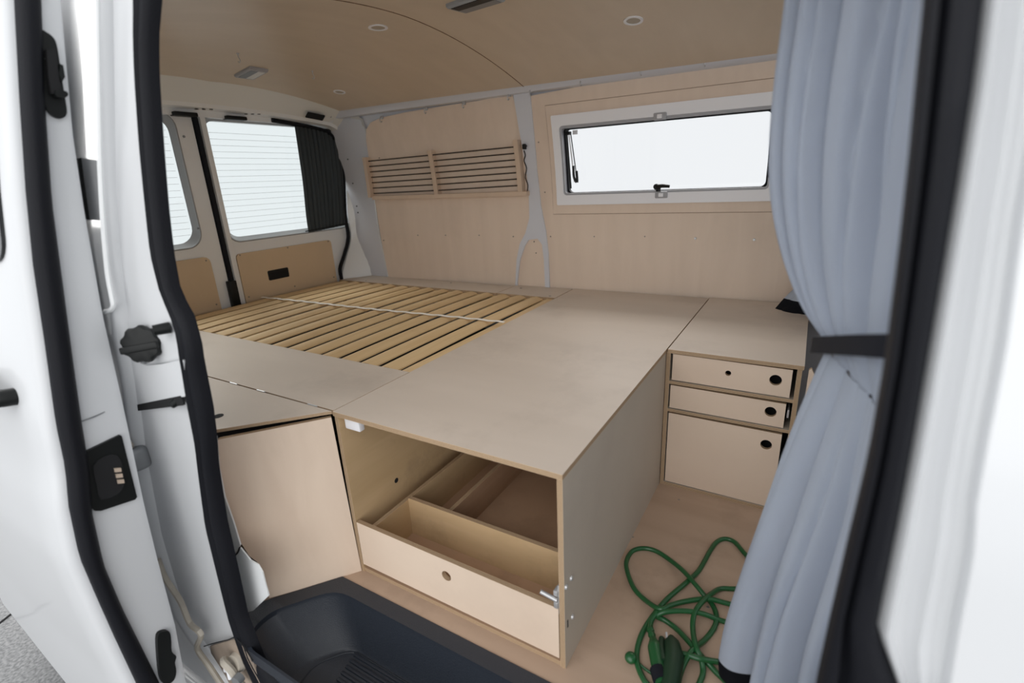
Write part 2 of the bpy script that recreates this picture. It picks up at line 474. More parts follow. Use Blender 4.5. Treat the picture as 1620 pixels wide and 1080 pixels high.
# ---- far wall (left side of the van)
wl = empty('wall_left', (-.4, 1.5, 0), kind='structure')
def WM(off=0.0): return lambda u, v, w_: (u, YW(u, v)-off+w_, v)
CV = [.9, .98, 1.06, 1.14, 1.2, 1.26, 1.32, 1.38, 1.43]
WX0, WX1, WZ0, WZ1 = -.712, .225, .907, 1.297
IN = .035
hole = rect(WX0+IN, WX1-IN, WZ0+IN, WZ1-IN)
plate('metal_shell', WM(-.010), rect(-2.2, 1.6, -.02, 1.47), .03, PAINT_PIL, wl, cv=CV, smooth=True, holes=[hole, rect(.70, 1.5, .85, 1.33)])
tx = lambda *pp: [(wallp(*p).x, wallp(*p).z) for p in pp]
# rear plywood panel, rounded upper rear corner, S-shaped front edge along the pillar
o1 = tx((615, 436), (604, 380), (594, 320), (586, 265), (580, 222), (580, 205), (587, 194), (604, 186), (640, 178), (700, 168), (760, 159), (812, 148),
        (822, 200), (831, 250), (838, 300), (839, 345), (833, 368), (824, 385), (819, 410), (817, 447))
lo = o1[0][0]
o1 = [(lo, .42)]+o1+[(o1[-1][0], .42)]
plate('panel', WM(.004), o1, .006, [PLY_WALL, PLY_EDGE], wl, cv=CV, smooth=True)
# small panel inside the pillar's foot
o2 = tx((820, 447), (824, 412), (832, 388), (838, 379), (852, 377), (859, 386), (862, 410), (864, 455))
plate('panel', WM(.004), [(o2[0][0], .42)]+o2+[(o2[-1][0], .42)], .006, [PLY_WALL, PLY_EDGE], wl, cv=[])
# front panel with window cut-out
WX0, WX1, WZ0, WZ1 = -.712, .225, .907, 1.297
o3 = tx((871, 455), (869, 400), (865, 370), (857, 325), (851, 270), (845, 200), (838, 152))
o3 = [(o3[0][0], .42)]+o3+[(-.3, 1.412), (.3, 1.414), (.50, 1.414), (.50, .42)]
IN = .035
hole = rect(WX0+IN, WX1-IN, WZ0+IN, WZ1-IN)
plate('panel', WM(.004), o3, .006, [PLY_WALL, PLY_EDGE], wl, holes=[hole], cv=CV, smooth=True)
# frame sheet round the window (routed line)
zf = lambda v: v
sx0, sz0 = tx((890, 338))[0]; sx1, sz1 = tx((862, 168))[0]
plate('window_surround', WM(.009), rect(sx1+.005, WX1+.06, sz0, sz1), .006, [PLY_WALL, PLY_EDGE], wl, holes=[hole], cv=CV, smooth=True)
ln = rect(sx1+.004, WX1+.061, sz0-.001, sz1+.001)
lp = []
for a_, b_ in zip(ln, ln[1:]+ln[:1]):
    for k in range(6):
        u, v = a_[0]+(b_[0]-a_[0])*k/6, a_[1]+(b_[1]-a_[1])*k/6; lp.append(Vector((u, YW(u, v)-.0055, v)))
tube('surround_groove', lp, .0016, plain('groove_brown', (.34, .24, .175), .8), wl, seg=6, closed=True)
# white Y-shaped pillar, standing slightly proud
yp = tx((812, 140), (839, 140), (845, 200), (851, 270), (857, 325), (865, 365), (869, 400), (871, 455))
yin = tx((864, 455), (862, 410), (859, 386), (852, 377), (838, 379), (832, 388), (824, 412), (820, 447))
yl = tx((817, 447), (819, 410), (824, 385), (833, 368), (839, 345), (838, 300), (831, 250), (822, 200))
plate('pillar', WM(.012), yp+[(yp[-1][0], .46), (yin[0][0], .46)]+yin+[(yin[-1][0], .46), (yl[0][0], .46)]+yl, .014, PAINT_PIL, wl, cv=CV, smooth=True)
tube('wall_seam', smoothpath([wallp(*p, .007) for p in [(817, 447), (819, 410), (824, 385), (833, 368), (839, 345), (838, 300), (831, 250), (822, 200), (812, 150)]], 3), .0022, RUBBER, wl, seg=6)
scr = [(584, 178), (661, 372), (705, 372), (758, 372), (812, 374), (600, 250), (852, 225), (862, 304), (871, 374), (845, 382), (940, 374), (1020, 374), (848, 400), (607, 380)]
dots('screw', [wallp(*p, .006) for p in scr[1:]], (0, -1, 0), .0035, .003, SCREW, wl)
dots('washer', [wallp(1100, 377, .005), wallp(1193, 379, .005)], (0, -1, 0), .006, .004, METAL, wl, 12)
# roof rail along the top of the wall
pr = [(-2.02+.14*i) for i in range(26)]
c0 = [Vector((x, YW(x, 1.40)-.028, 1.402)) for x in pr]
c1 = [Vector((x, YW(x, 1.42)-.035, ZC(x, YW(x, 1.43)-.05)-.006)) for x in pr]
c2 = [Vector((x, YW(x, 1.42)-.060, ZC(x, YW(x, 1.43)-.07)+.004)) for x in pr]
c00 = [Vector((x, YW(x, 1.40)-.002, 1.398)) for x in pr]
loft('roof_rail', [c00, c0, c1, c2], PAINT_PIL, wl)
hooks = [(605, 186), (675, 172), (735, 163), (806, 150), (841, 143), (921, 127), (1016, 110), (1117, 95)]
def hook_bm():
    bm = bmesh.new()
    add_box(bm, -.006, .006, -.006, 0, -.006, .006, .001)
    add_tube(bm, smoothpath([(0, -.005, 0), (0, -.012, -.002), (0, -.015, -.012), (0, -.010, -.017), (0, -.005, -.013)], 3), .0018, 6)
    return bm
hs = None
for i, p in enumerate(hooks):
    q = wallp(*p, .014)
    if hs is None:
        hs = link('curtain_hook', hook_bm(), METAL, None, smooth=True)
        hme = hs.data
        o = hs; o.location = (0, 0, 0)
        off = ORG[o.name]
        for v in hme.vertices: v.co += off
    else:
        o = hs.copy(); COL.objects.link(o)
    o.location = q; o.scale = (1.35, 1.35, 1.35)
    tag(o, 'small wall hook ' + ['at the rounded rear corner of the wall panel', 'second from the rear along the far wall top', 'third from the rear along the far wall top', 'at the panel edge just behind the white pillar',
        'under the rail just in front of the white pillar', 'above the left end of the side window', 'above the middle of the side window', 'above the side window nearest the big grey curtain'][i], 'hook', 'hooks along the far side wall top')

# ---- window_1 : hinged camper window in the far wall
wn = empty('window_1', (-.25, 1.5, .9), kind='structure')
def WMt(off): return lambda u, v, w_: (u, YW(u, v)-off+w_, v)
plate('window_frame', WM(.026), rrect(WX0, WX1, WZ0, WZ1, .006, 2), .024, WPLAST, wn, holes=[rrect(WX0+.035, WX1-.035, WZ0+.045, WZ1-.045, .015)], cv=CV, smooth=True)
plate('inner_rail', WM(.020), rrect(WX0+.030, WX1-.030, WZ0+.040, WZ1-.040, .012), .030, GPLAST, wn, holes=[rrect(WX0+.042, WX1-.042, WZ0+.054, WZ1-.056, .012)], cv=CV, smooth=True)
plate('rubber_gasket', WM(-.006), rrect(WX0+.036, WX1-.036, WZ0+.050, WZ1-.050, .03), .02, RUBBER, wn, holes=[rrect(WX0+.050, WX1-.050, WZ0+.056, WZ1-.060, .02)], cv=CV, smooth=True)
plate('window_pane', WM(-.018), rrect(WX0+.030, WX1-.030, WZ0+.045, WZ1-.045, .02), .004, ACRYL, wn, cv=CV, smooth=True)
for px, py, dz in ((1044, 184, 1), (1046, 308, -1)):
    q = wallp(px, py, .03)
    bm = bmesh.new(); add_box(bm, q.x-.026, q.x+.026, q.y-.006, q.y+.010, q.z-.014, q.z+.014, .004)
    c = link('blind_clip', bm, GPLAST, wn, smooth=True)
    box('clip_tab', q.x-.010, q.x+.010, q.y-.010, q.y-.005, q.z-.008, q.z+.008, WPLAST, c, .002)
q = wallp(1044, 295, .03)
bm = bmesh.new(); add_disc(bm, (q.x-.012, q.y+.004, q.z), (0, -1, 0), .012, .022, 14)
add_tube(bm, [(q.x-.012, q.y-.016, q.z+.001), (q.x+.015, q.y-.018, q.z+.003), (q.x+.045, q.y-.016, q.z+.0)], [.009, .008, .006], 8)
add_box(bm, q.x-.018, q.x+.002, q.y, q.y+.012, q.z-.03, q.z, .003)
link('latch_handle', bm, BLACK, wn, smooth=True)
a = wallp(899, 212, .02); b = wallp(905, 290, .02)
tube('stay_rail', [wallp(896, 205, .02), wallp(903, 298, .02)], .005, BLACK, wn)
tube('stay_arm', [wallp(900, 212, .03), wallp(909, 288, .035)], .0035, METAL, wn)
tube('stay_rod', [wallp(903, 212, .03), wallp(911, 270, .035)], .0025, BLACK, wn)
q = wallp(910, 286, .035)
tube('stay_knob', smoothpath([wallp(907, 262, .035), wallp(908, 280, .035), wallp(913, 288, .035), wallp(912, 270, .035)], 4), .006, BLACK, wn)
box('stay_bracket', a.x-.012, a.x+.012, a.y-.014, a.y+.01, a.z-.004, a.z+.010, BLACK, wn, .002)
q = wallp(1219, 262, .03)
tube('stay_knob', smoothpath([q+Vector((.01, 0, .05)), q+Vector((-.001, -.004, .035)), q+Vector((-.005, -.005, 0)), q+Vector((-.001, -.004, -.035)), q+Vector((.01, 0, -.045))], 4), .006, BLACK, wn)
q = wallp(908, 209, .0)
box('rating_label', q.x-.012, q.x+.012, YW(q.x, q.z)+.012, YW(q.x, q.z)+.0135, q.z-.009, q.z+.009, WPLAST, wn)

# ---- rear end of the van
XR = -2.12
wr = empty('wall_rear', (-2.1, .65, 0), kind='structure')
CY = .655
mir = lambda y: 2*CY-y
ys = [-.17+.0805*i for i in range(21)]
def ztop(y): return ZC(-1.95, y)
def zlow(y):
    d = abs(y-CY)
    return 1.402-.045*(d/.8)**2-.11*max(0, (d-.72)/.14)**2
ca = [Vector((-1.93, y, ztop(y)+.004)) for y in ys]
cb = [Vector((-1.955, y, ztop(y)-.006)) for y in ys]
cc = [Vector((-2.035, y, zlow(y)+.015)) for y in ys]
loft('header', [ca, cb, cc], HEADER, wr)
cd_ = [Vector((-2.045, y, zlow(y))) for y in ys]
ce = [Vector((-2.11, y, zlow(y)-.004)) for y in ys]
loft('header_lip', [cc, cd_, ce], PAINT_IN, wr)
h0 = on(1, 1, 0, -2)
q = hit(500, 173, lambda p: (p.x+2.0)*1.0, 1, 5)
bm = bmesh.new(); add_box(bm, -.004, .004, -.055, .055, -.018, .018, .004)
Mx = Matrix.Translation(Vector((-1.995, 1.225, 1.401))) @ Matrix.Rotation(math.radians(-5), 4, 'X') @ Matrix.Rotation(math.radians(49), 4, 'Y')
for v in bm.verts: v.co = Mx @ v.co
link('vent_slot', bm, DARK, wr)
for (px, py) in ((443, 153), (350, 138), (525, 178)):
    q = on(px, py, 0, -1.985)
    o = hs.copy(); COL.objects.link(o); o.location = q; o.rotation_euler = (0, 0, math.radians(-90))
    tag(o, 'small hook on the rear header ' + {443: 'above the middle of the curtained window', 350: 'above the gap between the doors', 525: 'right of the dark vent slot'}[px], 'hook', 'hooks above the rear doors')
# D pillar, near the far wall, and its mirror
A = [Vector((-2.11, 1.512, z)) for z in ()]
Apx = [(505, 200), (528, 212), (541, 236), (547, 275), (550, 340), (556, 375), (548, 408), (541, 442)]
Mpx = [(520, 192), (548, 204), (562, 232), (571, 275), (577, 335), (583, 372), (578, 408), (572, 441)]
Npx = [(545, 186), (565, 196), (573, 225), (580, 275), (588, 335), (594, 372), (598, 408), (603, 439)]
Bpx = [(566, 183), (575, 190), (580, 212), (586, 265), (593, 315), (600, 365), (607, 400), (616, 437)]
cA = [on(*p, 0, -2.10) for p in Apx]; cM = [on(*p, 0, -2.03) for p in Mpx]; cN = [on(*p, 0, -1.97) for p in Npx]; cB = [wallp(*p, .002) for p in Bpx]
for c in (cA, cM, cN, cB): c.append(Vector((c[-1].x, c[-1].y, .30)))
R = lambda c: resample(smoothpath(c, 4), 30)
cols = [R(cA), R(cM), R(cN), R(cB)]
loft('corner_pillar', cols, PAINT_IN, wr, thick=(-.015, .015, 0))
loft('corner_pillar', [[Vector((p.x, mir(p.y), p.z)) for p in c] for c in cols], PAINT_IN, wr, thick=(-.015, -.015, 0))
for (px, py) in ((551, 252), (559, 290), (565, 326), (567, 336), (590, 385)):
    q = on(px, py, 0, -2.02); 
    dots('pillar_hole', [q+Vector((0, -.004, 0))], (.6, -.8, 0), .004, .004, DARK, wr)
# sill under rear doors and filler above
box('rear_sill', -2.2, -2.02, -.2, 1.56, -.05, .30, PAINT_IN, wr)
box('rear_roof_beam', -2.24, -2.10, -.2, 1.56, 1.37, 1.56, PAINT_IN, wr)
# door seal (black) round the rear opening
sp = [Vector((-2.085, .66, 1.392))]
spx = [(430, 190), (500, 203), (522, 212), (537, 235), (543, 275), (546, 340), (551, 375), (544, 405), (538, 425), (541, 445)]
sp = [on(*p, 0, -2.095) for p in spx]; sp.append(Vector((-2.095, sp[-1].y, .3)))
tube('door_seal', smoothpath(sp, 4), .011, RUBBER, wr, seg=8)
tube('door_seal', smoothpath([Vector((p.x, mir(p.y), p.z)) for p in sp], 4), .011, RUBBER, wr, seg=8)

def rear_door(nm, y0, y1, right):
    d = empty(nm, (XR, (y0+y1)/2, .2), kind='structure')
    # inner steel skin with window hole; slightly bevelled around window
    if right: win = rrect(.708, 1.475, .822, 1.362, [.10, .045, .06, .10], 6); pan = rrect(.705, 1.297, .45, .742, [.02, .02, .0, .0], 3)
    else: win = rrect(mir(1.475), .545, .822, 1.362, [.06, .10, .10, .07], 6); pan = rrect(mir(1.297), .575, .45, .752, [.03, .02, .0, .0], 3)
    cyw = sum(p[0] for p in win)/len(win); czw = sum(p[1] for p in win)/len(win)
    big = [(cyw+(p[0]-cyw)*1.0+(.018 if p[0] > cyw else -.018), czw+(p[1]-czw)+(.018 if p[1] > czw else -.022)) for p in win]
    out = rrect(y0, y1, .12, 1.405, [.10 if right else .01, .01 if right else .10, .01, .01], 6)
    plate('inner_skin', YZ(XR), out, .02, PAINT_IN, d, holes=[big])
    # raised lip to the glass
    n = len(win)
    c_in = [Vector((XR-.030, *p)) for p in win]; c_mid = [Vector((XR-.012, p[0]*.35+b_[0]*.65, p[1]*.35+b_[1]*.65)) for p, b_ in zip(win, big)]; c_out = [Vector((XR+.002, *p)) for p in big]
    bm = bmesh.new(); V = [[bm.verts.new(p) for p in c] for c in (c_out, c_mid, c_in)]
    for A_, B_ in zip(V, V[1:]):
        for k in range(n): bm.faces.new((A_[k], A_[(k+1) % n], B_[(k+1) % n], B_[k]))
    link('window_reveal', bm, GASKET, d, smooth=True, angle=60)
    tube('glass_bead', [Vector((XR+.001, *p)) for p in big], .004, GASKET, d, seg=6, closed=True)
    gp = plate('glass_pane', YZ(XR-.028), [(cyw+(p[0]-cyw)*1.03, czw+(p[1]-czw)*1.03) for p in win], .004, TINT, d)
    bm = bmesh.new()
    wy0 = min(p[0] for p in win); wy1 = max(p[0] for p in win)
    for k in range(17):
        z = .858+k*.0283
        add_box(bm, XR-.0275, XR-.0270, wy0+.012, wy1-.012, z-.0005, z+.0005)
    link('heating_lines', bm, BARE, gp)
    plate('trim_panel', YZ(XR+.006), pan, .006, [PLY_DOOR, PLY_EDGE], d)
    yy = [p[0] for p in pan]; a_, b_ = min(yy)+.02, max(yy)-.02
    dots('screw', [Vector((XR+.006, y, z)) for y in (a_, (a_+b_)/2, b_) for z in (.735, .52)], (1, 0, 0), .004, .003, SCREW, d)
    if right:
        q = on(441, 433, 0, XR+.008)
        gr_ = plate('grab_recess', YZ(XR+.0085), rrect(q.y-.062, q.y+.062, q.z-.026, q.z+.026, .006, 2), .003, BLACK, d)
        plate('grab_cup', YZ(XR+.0095), rrect(q.y-.056, q.y+.056, q.z-.020, q.z+.016, .004, 2), .003, DARK, gr_)
    return d
d1 = rear_door('door_1', .668, 1.53, True)
d2 = rear_door('door_2', mir(1.53), .640, False)
# seals between the doors
tube('meeting_seal', [Vector((XR+.004, .655+.0, 1.40)), Vector((XR+.004, .655, .2))], .012, RUBBER, d1, seg=8)
box('meeting_flange', XR-.03, XR-.004, .625, .70, .2, 1.40, RUBBER, d1)
box('door_edge_flange', XR-.01, XR+.012, .672, .698, .2, 1.39, PAINT_IN, d1, .004)
q = on(351, 468, 0, XR+.02)
box('door_lock', XR, XR+.03, .625, .665, .48, .62, BLACK, d2, .004)
for yy in (.60, .835):
    bm = bmesh.new(); add_box(bm, XR, XR+.045, yy-.05, yy+.05, 1.366, 1.383, .004)
    link('lock_bracket', bm, BLACK, d1 if yy > .7 else d2, smooth=True)
    for k in range(3):
        q = Vector((-2.08+.014*k, yy+.05+.025*k, zlow(yy)-.001))
        bm = bmesh.new(); add_disc(bm, q+Vector((0, 0, -.002)), (0, 0, -1), .008, .002, 10)
        link('slot', bm, DARK, wr)
dots('screw', [on(291, 216, 0, XR+.004), on(313, 361, 0, XR+.004)], (1, 0, 0), .006, .004, BARE, d2)

# small charcoal curtain over the right part of the rear window
def cloth(name, L, Rr, nfold, amp, mat, parent=None, nu=80, nv=40, phase=0, hem=None, sharp=1.0, ampf=None, warpu=None):
    """hanging cloth between the 3D curves L and Rr (same parameter top to bottom)"""
    bm = bmesh.new(); V = []
    Ls = resample(smoothpath(L, 6), nv+1) if len(L) > 2 else [L[0].lerp(L[1], i/nv) for i in range(nv+1)]
    Rs = resample(smoothpath(Rr, 6), nv+1) if len(Rr) > 2 else [Rr[0].lerp(Rr[1], i/nv) for i in range(nv+1)]
    for j in range(nv+1):
        a, b = Ls[j], Rs[j]; row = []
        d = (b-a); nrm = Vector((d.y, -d.x, 0)).normalized()
        t = j/nv
        am = amp*(ampf(t) if ampf else 1)
        for i in range(nu+1):
            u = i/nu
            uu = warpu(u, t) if warpu else u
            s = abs(math.sin(math.pi*nfold*uu+phase+.35*math.sin(2.5*t+3*u)))
            s2 = abs(math.sin(math.pi*nfold*1.73*uu+1.3+phase+.6*math.sin(2*t)))
            off = am*min(1, .15+u*9)*(1.1-2*(1-s)**1.8-.7*(1-s2)**2.2)
            row.append(bm.verts.new(a+d*u+nrm*off))
        V.append(row)
    for j in range(nv):
        for i in range(nu):
            f = bm.faces.new((V[j][i], V[j][i+1], V[j+1][i+1], V[j+1][i]))
            if hem and j >= nv-hem: f.material_index = 1
    r = bmesh.ops.solidify(bm, geom=bm.faces[:], thickness=.0022)
    return bm
rc = empty('rear_window_curtain', (-2.10, 1.32, .8), 'charcoal pleated curtain bunched over the right end of the rear window', 'curtain')
xl = -2.095
L = [on(*p, 0, xl) for p in [(466, 199), (472, 240), (479, 290), (484, 340), (488, 368)]]
Rr = [on(*p, 0, xl) for p in [(536, 207), (541, 240), (545, 290), (547, 335), (546, 356)]]
bm = cloth('c', L, Rr, 11, .006, DFAB, nu=110, nv=24)
link('curtain_cloth', bm, DFAB, rc, smooth=True, angle=80)
tube('curtain_wire', [L[0]+Vector((.004, -.02, 0)), Rr[0]+Vector((.004, .02, 0))], .003, BLACK, rc)
tube('curtain_wire', [L[-1]+Vector((.004, -.02, 0.01)), Rr[-1]+Vector((.004, .01, 0.01))], .003, BLACK, rc)

# ---- ceiling: two bent plywood sheets
cl = empty('ceiling', (-.4, .65, 1.53), kind='structure')
def CM(u, v, w_): return (u, v, ZC(u, v)+w_)
YC0, YC1 = -.13, 1.435
cyv = [YC0+.06*i for i in range(1, 26)]; cxu = [-1.9+.15*i for i in range(0, 7)]
def crect(x0, x1): return rect(x0, x1, YC0, YC1)
plate('ceiling_sheet', CM, crect(-1.935, -.821), .006, [PLY_CEIL, PLY_EDGE], cl, cu=cxu, cv=cyv, smooth=True)
plate('ceiling_sheet', CM, crect(-.8185, .75), .006, [PLY_CEIL, PLY_EDGE], cl, cv=cyv, smooth=True)
tube('ceiling_seam', [Vector((-.8198, YC0+(YC1-YC0)*i/30, ZC(-.82, YC0+(YC1-YC0)*i/30)+.0005)) for i in range(31)], .0022, plain('seam_brown', (.16, .09, .05), .8), cl, seg=6)
plate('roof_skin', lambda u, v, w_: (u, v, ZC(max(u, -.8), v)+.035+w_), rect(-2.24, 1.6, -.2, 1.56), .02, PAINT, cl, cv=cyv, smooth=True)
def ceil_n(p):
    e = .01
    return Vector((-(ZC(p.x+e, p.y)-ZC(p.x-e, p.y))/(2*e), -(ZC(p.x, p.y+e)-ZC(p.x, p.y-e))/(2*e), 1)).normalized()
for (px, py), lab, rr in (((598, 43), 'round recessed ceiling spotlight over the slatted bed, behind the ceiling seam', .032), ((1002, 32), 'round recessed ceiling spotlight nearest the side window', .031), ((537, 145), 'round recessed ceiling spotlight near the rear corner', .028)):
    q = ceilp(px, py); nn = -ceil_n(q)
    s = empty('ceiling_spotlight', q, lab, 'spotlight', 'recessed ceiling spotlights')
    ringo('trim_ring', q, nn, rr*.72, rr, .003, WPLAST, s)
    disc('lens', q, nn, rr*.72, .0015, plain('lamp_centre', (.42, .36, .28), .4) if 'lamp_centre' not in MATS else MATS['lamp_centre'], s, 24)
# rectangular lamp near the rear door
q = ceilp(398, 108); nn = -ceil_n(q)
ld = empty('ceiling_lamp', q, 'small rectangular grey and white ceiling lamp above the rear of the bed', 'lamp')
def local_box(name, q, lx, ly, lz0, lz1, ox, oy, mat, par, bev=.002, rz=0):
    Mx = Matrix.Translation(q) @ nn.to_track_quat('Z', 'Y').to_matrix().to_4x4() @ Matrix.Rotation(rz, 4, 'Z')
    bm = bmesh.new(); add_box(bm, ox-lx, ox+lx, oy-ly, oy+ly, lz0, lz1, bev, 2, Mx)
    return link(name, bm, mat, par, smooth=True)
pA, pB, pC, pD = [ceilp(*p) for p in ((370, 118), (395, 104), (424, 109), (400, 122))]
def quad_lamp(par, pts, inner, mats, h):
    nrm = -ceil_n(pts[0])
    c = sum(pts, Vector())/4
    def ringp(s, hh): return [c+(p-c)*s+nrm*hh for p in pts]
    bm = bmesh.new(); Rg = [[bm.verts.new(p) for p in ringp(s, hh)] for s, hh in ((1, 0), (1, h*.6), (.93, h), (inner, h))]
    for a_, b_ in zip(Rg, Rg[1:]):
        for k in range(4): bm.faces.new((a_[k], a_[(k+1) % 4], b_[(k+1) % 4], b_[k]))
    bm.faces.new(Rg[-1]); bm.faces.new(Rg[0][::-1])
    link('lamp_housing', bm, mats[0], par, smooth=False)
    P = ringp(inner*.97, h+.0012); Pb = ringp(inner*.97, h-.004)
    for a_, b_, mt, nm_ in ((0.0, .5, mats[1], 'lens_dark'), (.5, 1.0, mats[2], 'lens')):
        bm = bmesh.new(); f = []; gk = []
        for PP, arr in ((P, f), (Pb, gk)):
            for (i, j, t) in ((0, 1, a_), (3, 2, a_), (3, 2, b_), (0, 1, b_)): arr.append(bm.verts.new(PP[i].lerp(PP[j], t)))
        bm.faces.new(f); bm.faces.new(gk[::-1])
        for k in range(4): bm.faces.new((f[k], f[(k+1) % 4], gk[(k+1) % 4], gk[k]))
        link(nm_, bm, mt, par)
quad_lamp(ld, [pA, pD, pC, pB], .8, (GPLAST, BARE, LENSW), .012)
q = ceilp(740, 4)
lb = empty('ceiling_light_bar', q, 'dark grey rectangular lamp on the ceiling at the top middle of the view', 'lamp')
pts = [ceilp(*p) for p in ((705, 6), (735, 14), (800, -6), (775, -18))]
quad_lamp(lb, pts, .86, (GASKET, BLACK, BARE), .014)
for (px, py), lb_ in (((376, 84), 'small zinc eye screw hanging from the ceiling beside the rectangular lamp'), ((494, 112), 'small zinc hook screwed in the ceiling near the rear spotlight')):
    q = ceilp(px, py)
    h = empty('ceiling_hook', q, lb_, 'hook')
    tube('hook_wire', smoothpath([q, q+Vector((0, 0, -.012)), q+Vector((.004, 0, -.018)), q+Vector((.006, 0, -.026)), q+Vector((0, 0, -.031)), q+Vector((-.006, 0, -.026))], 4), .0018, METAL, h, seg=6)
    disc('hook_collar', q, (0, 0, -1), .005, .003, METAL, h, 10)

# ---- near side wall behind the sliding door opening, outside skin
ws = empty('wall_right', (-1.2, -.2, 0), kind='structure')
box('inner_lining', -2.1, -.98, -.185, -.165, -.05, 1.40, PAINT_IN, ws)

# rear pillar of the sliding door opening: traced edge curves on the body side
SL = [(215, -60), (216, 0), (217, 60), (219, 120), (226, 230), (236, 330), (243, 400), (258, 455), (273, 495), (284, 530), (291, 580), (300, 640), (312, 700), (319, 760), (328, 830), (345, 900), (365, 980), (385, 1040), (405, 1085)]
SR = [(264, -60), (257, 0), (252, 60), (253, 120), (260, 230), (268, 330), (276, 400), (287, 460), (309, 500), (320, 540), (328, 590), (338, 640), (344, 690), (347, 735), (360, 820), (378, 900), (393, 970), (420, 1040), (450, 1085)]
cL = [bodyp(*p, .010) for p in SL]; cR = [bodyp(*p, -.012) for p in SR]
ZS = [-.24+.026*i for i in range(64)]
ZS = [z for z in ZS if z < 1.40]
def curve_on(c, off=0, dx=0): return [Vector((atz(c, z).x+dx, YB(z)-off, z)) for z in ZS]
TR = [('trim_1')]
def band(name, cl_, cr_, mat, parent, prof):
    """prof: list of (t across, outward offset)"""
    cols = [[a.lerp(b, t)+Vector((0, -o, 0)) for a, b in zip(cl_, cr_)] for t, o in prof]
    return loft(name, cols, mat, parent, closed=True, angle=60)
L_ = curve_on(cL); R_ = curve_on(cR)
sealr = band('trim_1', L_, R_, RUBBER, None, [(.02, -.01), (0, .010), (.08, .017), (.3, .020), (.45, .013), (.55, .015), (.78, .012), (.93, .002), (1, -.012)])
tag(sealr, kind='structure')

# pillar face between seal and flange, then the quarter panel behind the open door
RG = [(156, -60), (157, 0), (160, 150), (163, 300), (170, 400), (180, 492), (196, 600), (212, 720), (238, 850), (275, 970), (335, 1060), (350, 1085)]
cG = [bodyp(*p, .03) for p in RG]
G_ = [Vector((min(atz(cG, z).x, atz(cL, z).x-.05), YB(z)-.03, z)) for z in ZS]
def colx(f, off): return [Vector((a.x+(b.x-a.x)*f, YB(a.z)-off, a.z)) for a, b in zip(L_, G_)]
zi = [Vector((p.x+.012, p.y+.0, p.z)) for p in L_]
pil = loft('shut_face', [[Vector((p.x-.006, p.y+.014, p.z)) for p in zi], [Vector((p.x-.004, p.y, p.z)) for p in zi], colx(.10, .001), colx(.30, .002), colx(.45, .006), colx(.80, .008), colx(.93, .012), colx(.97, .030), colx(1.03, .034), colx(1.08, .030),
        [Vector((p.x-.12, p.y+.0, p.z)) for p in G_], [Vector((-2.2, YB(z)-.03, z)) for z in ZS]], PAINT, ws, angle=50)
tube('flange_bead', smoothpath([bodyp(*p, .04) for p in [(153, -40), (155, 100), (158, 250), (163, 350), (170, 430), (177, 470), (179, 484), (174, 491), (166, 493)]], 4), .0045, PAINT_IN, ws, seg=8)
tube('lower_flange', smoothpath([bodyp(*p, .04) for p in [(250, 885), (262, 915), (285, 950), (300, 985), (318, 1003), (312, 1025), (330, 1052), (352, 1085)]], 4), .007, DIRTY, ws, seg=8)
# inside of the pillar: white metal reveal seen between seal and plywood door
ip = [bodyp(*p, -.06) for p in [(330, 700), (346, 760), (372, 870), (405, 955), (425, 1010)]]
# lower rail cover, gap, cap, buffer, bracket
def bplate(name, pxs, off, t, mat, parent, r=.004):
    pts = [bodyp(*p, off) for p in pxs]
    bm = bmesh.new()
    A_ = [bm.verts.new(p) for p in pts]; B_ = [bm.verts.new(p+Vector((0, t, 0))) for p in pts]
    bm.faces.new(A_); bm.faces.new(B_[::-1])
    n = len(pts)
    for k in range(n): bm.faces.new((A_[k], A_[(k+1) % n], B_[(k+1) % n], B_[k]))
    return link(name, bm, mat, parent, smooth=True, angle=30)
bplate('rail_gap', [(168, 527), (200, 527), (212, 560), (232, 578), (292, 570), (292, 628), (199, 650), (184, 600)], .0135, .004, BARE, ws)
bplate('rail_cover', [(183, 529), (196, 530), (205, 555), (220, 574), (232, 578), (255, 576), (290, 569), (297, 626), (196, 645)], .016, .010, PAINT, ws)
bplate('rail_gap', [(197, 644), (285, 626), (290, 636), (290, 641), (200, 652)], .017, .004, DARK, ws)
q = bodyp(262, 596, .026)
cp = empty('rubber_striker_cap', bodyp(230, 543, .02), 'worn black knobbed rubber cap on the white pillar left of the opening', 'cap')
q = bodyp(230, 543, .016)
an_ = Vector((.62, -.76, .18)).normalized(); au_ = Vector((0, 0, 1)).cross(an_).normalized(); av_ = an_.cross(au_)
bm = bmesh.new(); n = 36
ringsv = []
for rr, hh in ((.030, -.012), (.034, .004), (.0355, .012), (.032, .020), (.018, .0235)):
    ringsv.append([bm.verts.new(q+an_*hh+(au_*math.cos(2*math.pi*k/n)+av_*math.sin(2*math.pi*k/n))*rr*(1+(.06 if k % 4 < 2 else -.03))) for k in range(n)])
for a_, b_ in zip(ringsv, ringsv[1:]):
    for k in range(n): bm.faces.new((a_[k], a_[(k+1) % n], b_[(k+1) % n], b_[k]))
bm.faces.new(ringsv[-1]); bm.faces.new(ringsv[0][::-1])
link('cap_body', bm, BLACK, cp, smooth=True)
bm = bmesh.new(); add_box(bm, -.034, .034, -.007, .007, -.004, .005, .003)
Mx = Matrix.Translation(q+an_*.022-av_*.006) @ Matrix((au_, av_, an_)).transposed().to_4x4() @ Matrix.Rotation(math.radians(6), 4, 'Z')
for v in bm.verts: v.co = Mx @ v.co
link('grip_bar', bm, BLACK, cp, smooth=True)
q = bodyp(272, 517, .0)
disc('door_buffer', q+Vector((0, -.004, 0)), (-.35, -1, 0), .011, .026, BLACK, ws, 18, .010)
q = bodyp(290, 632, .0)
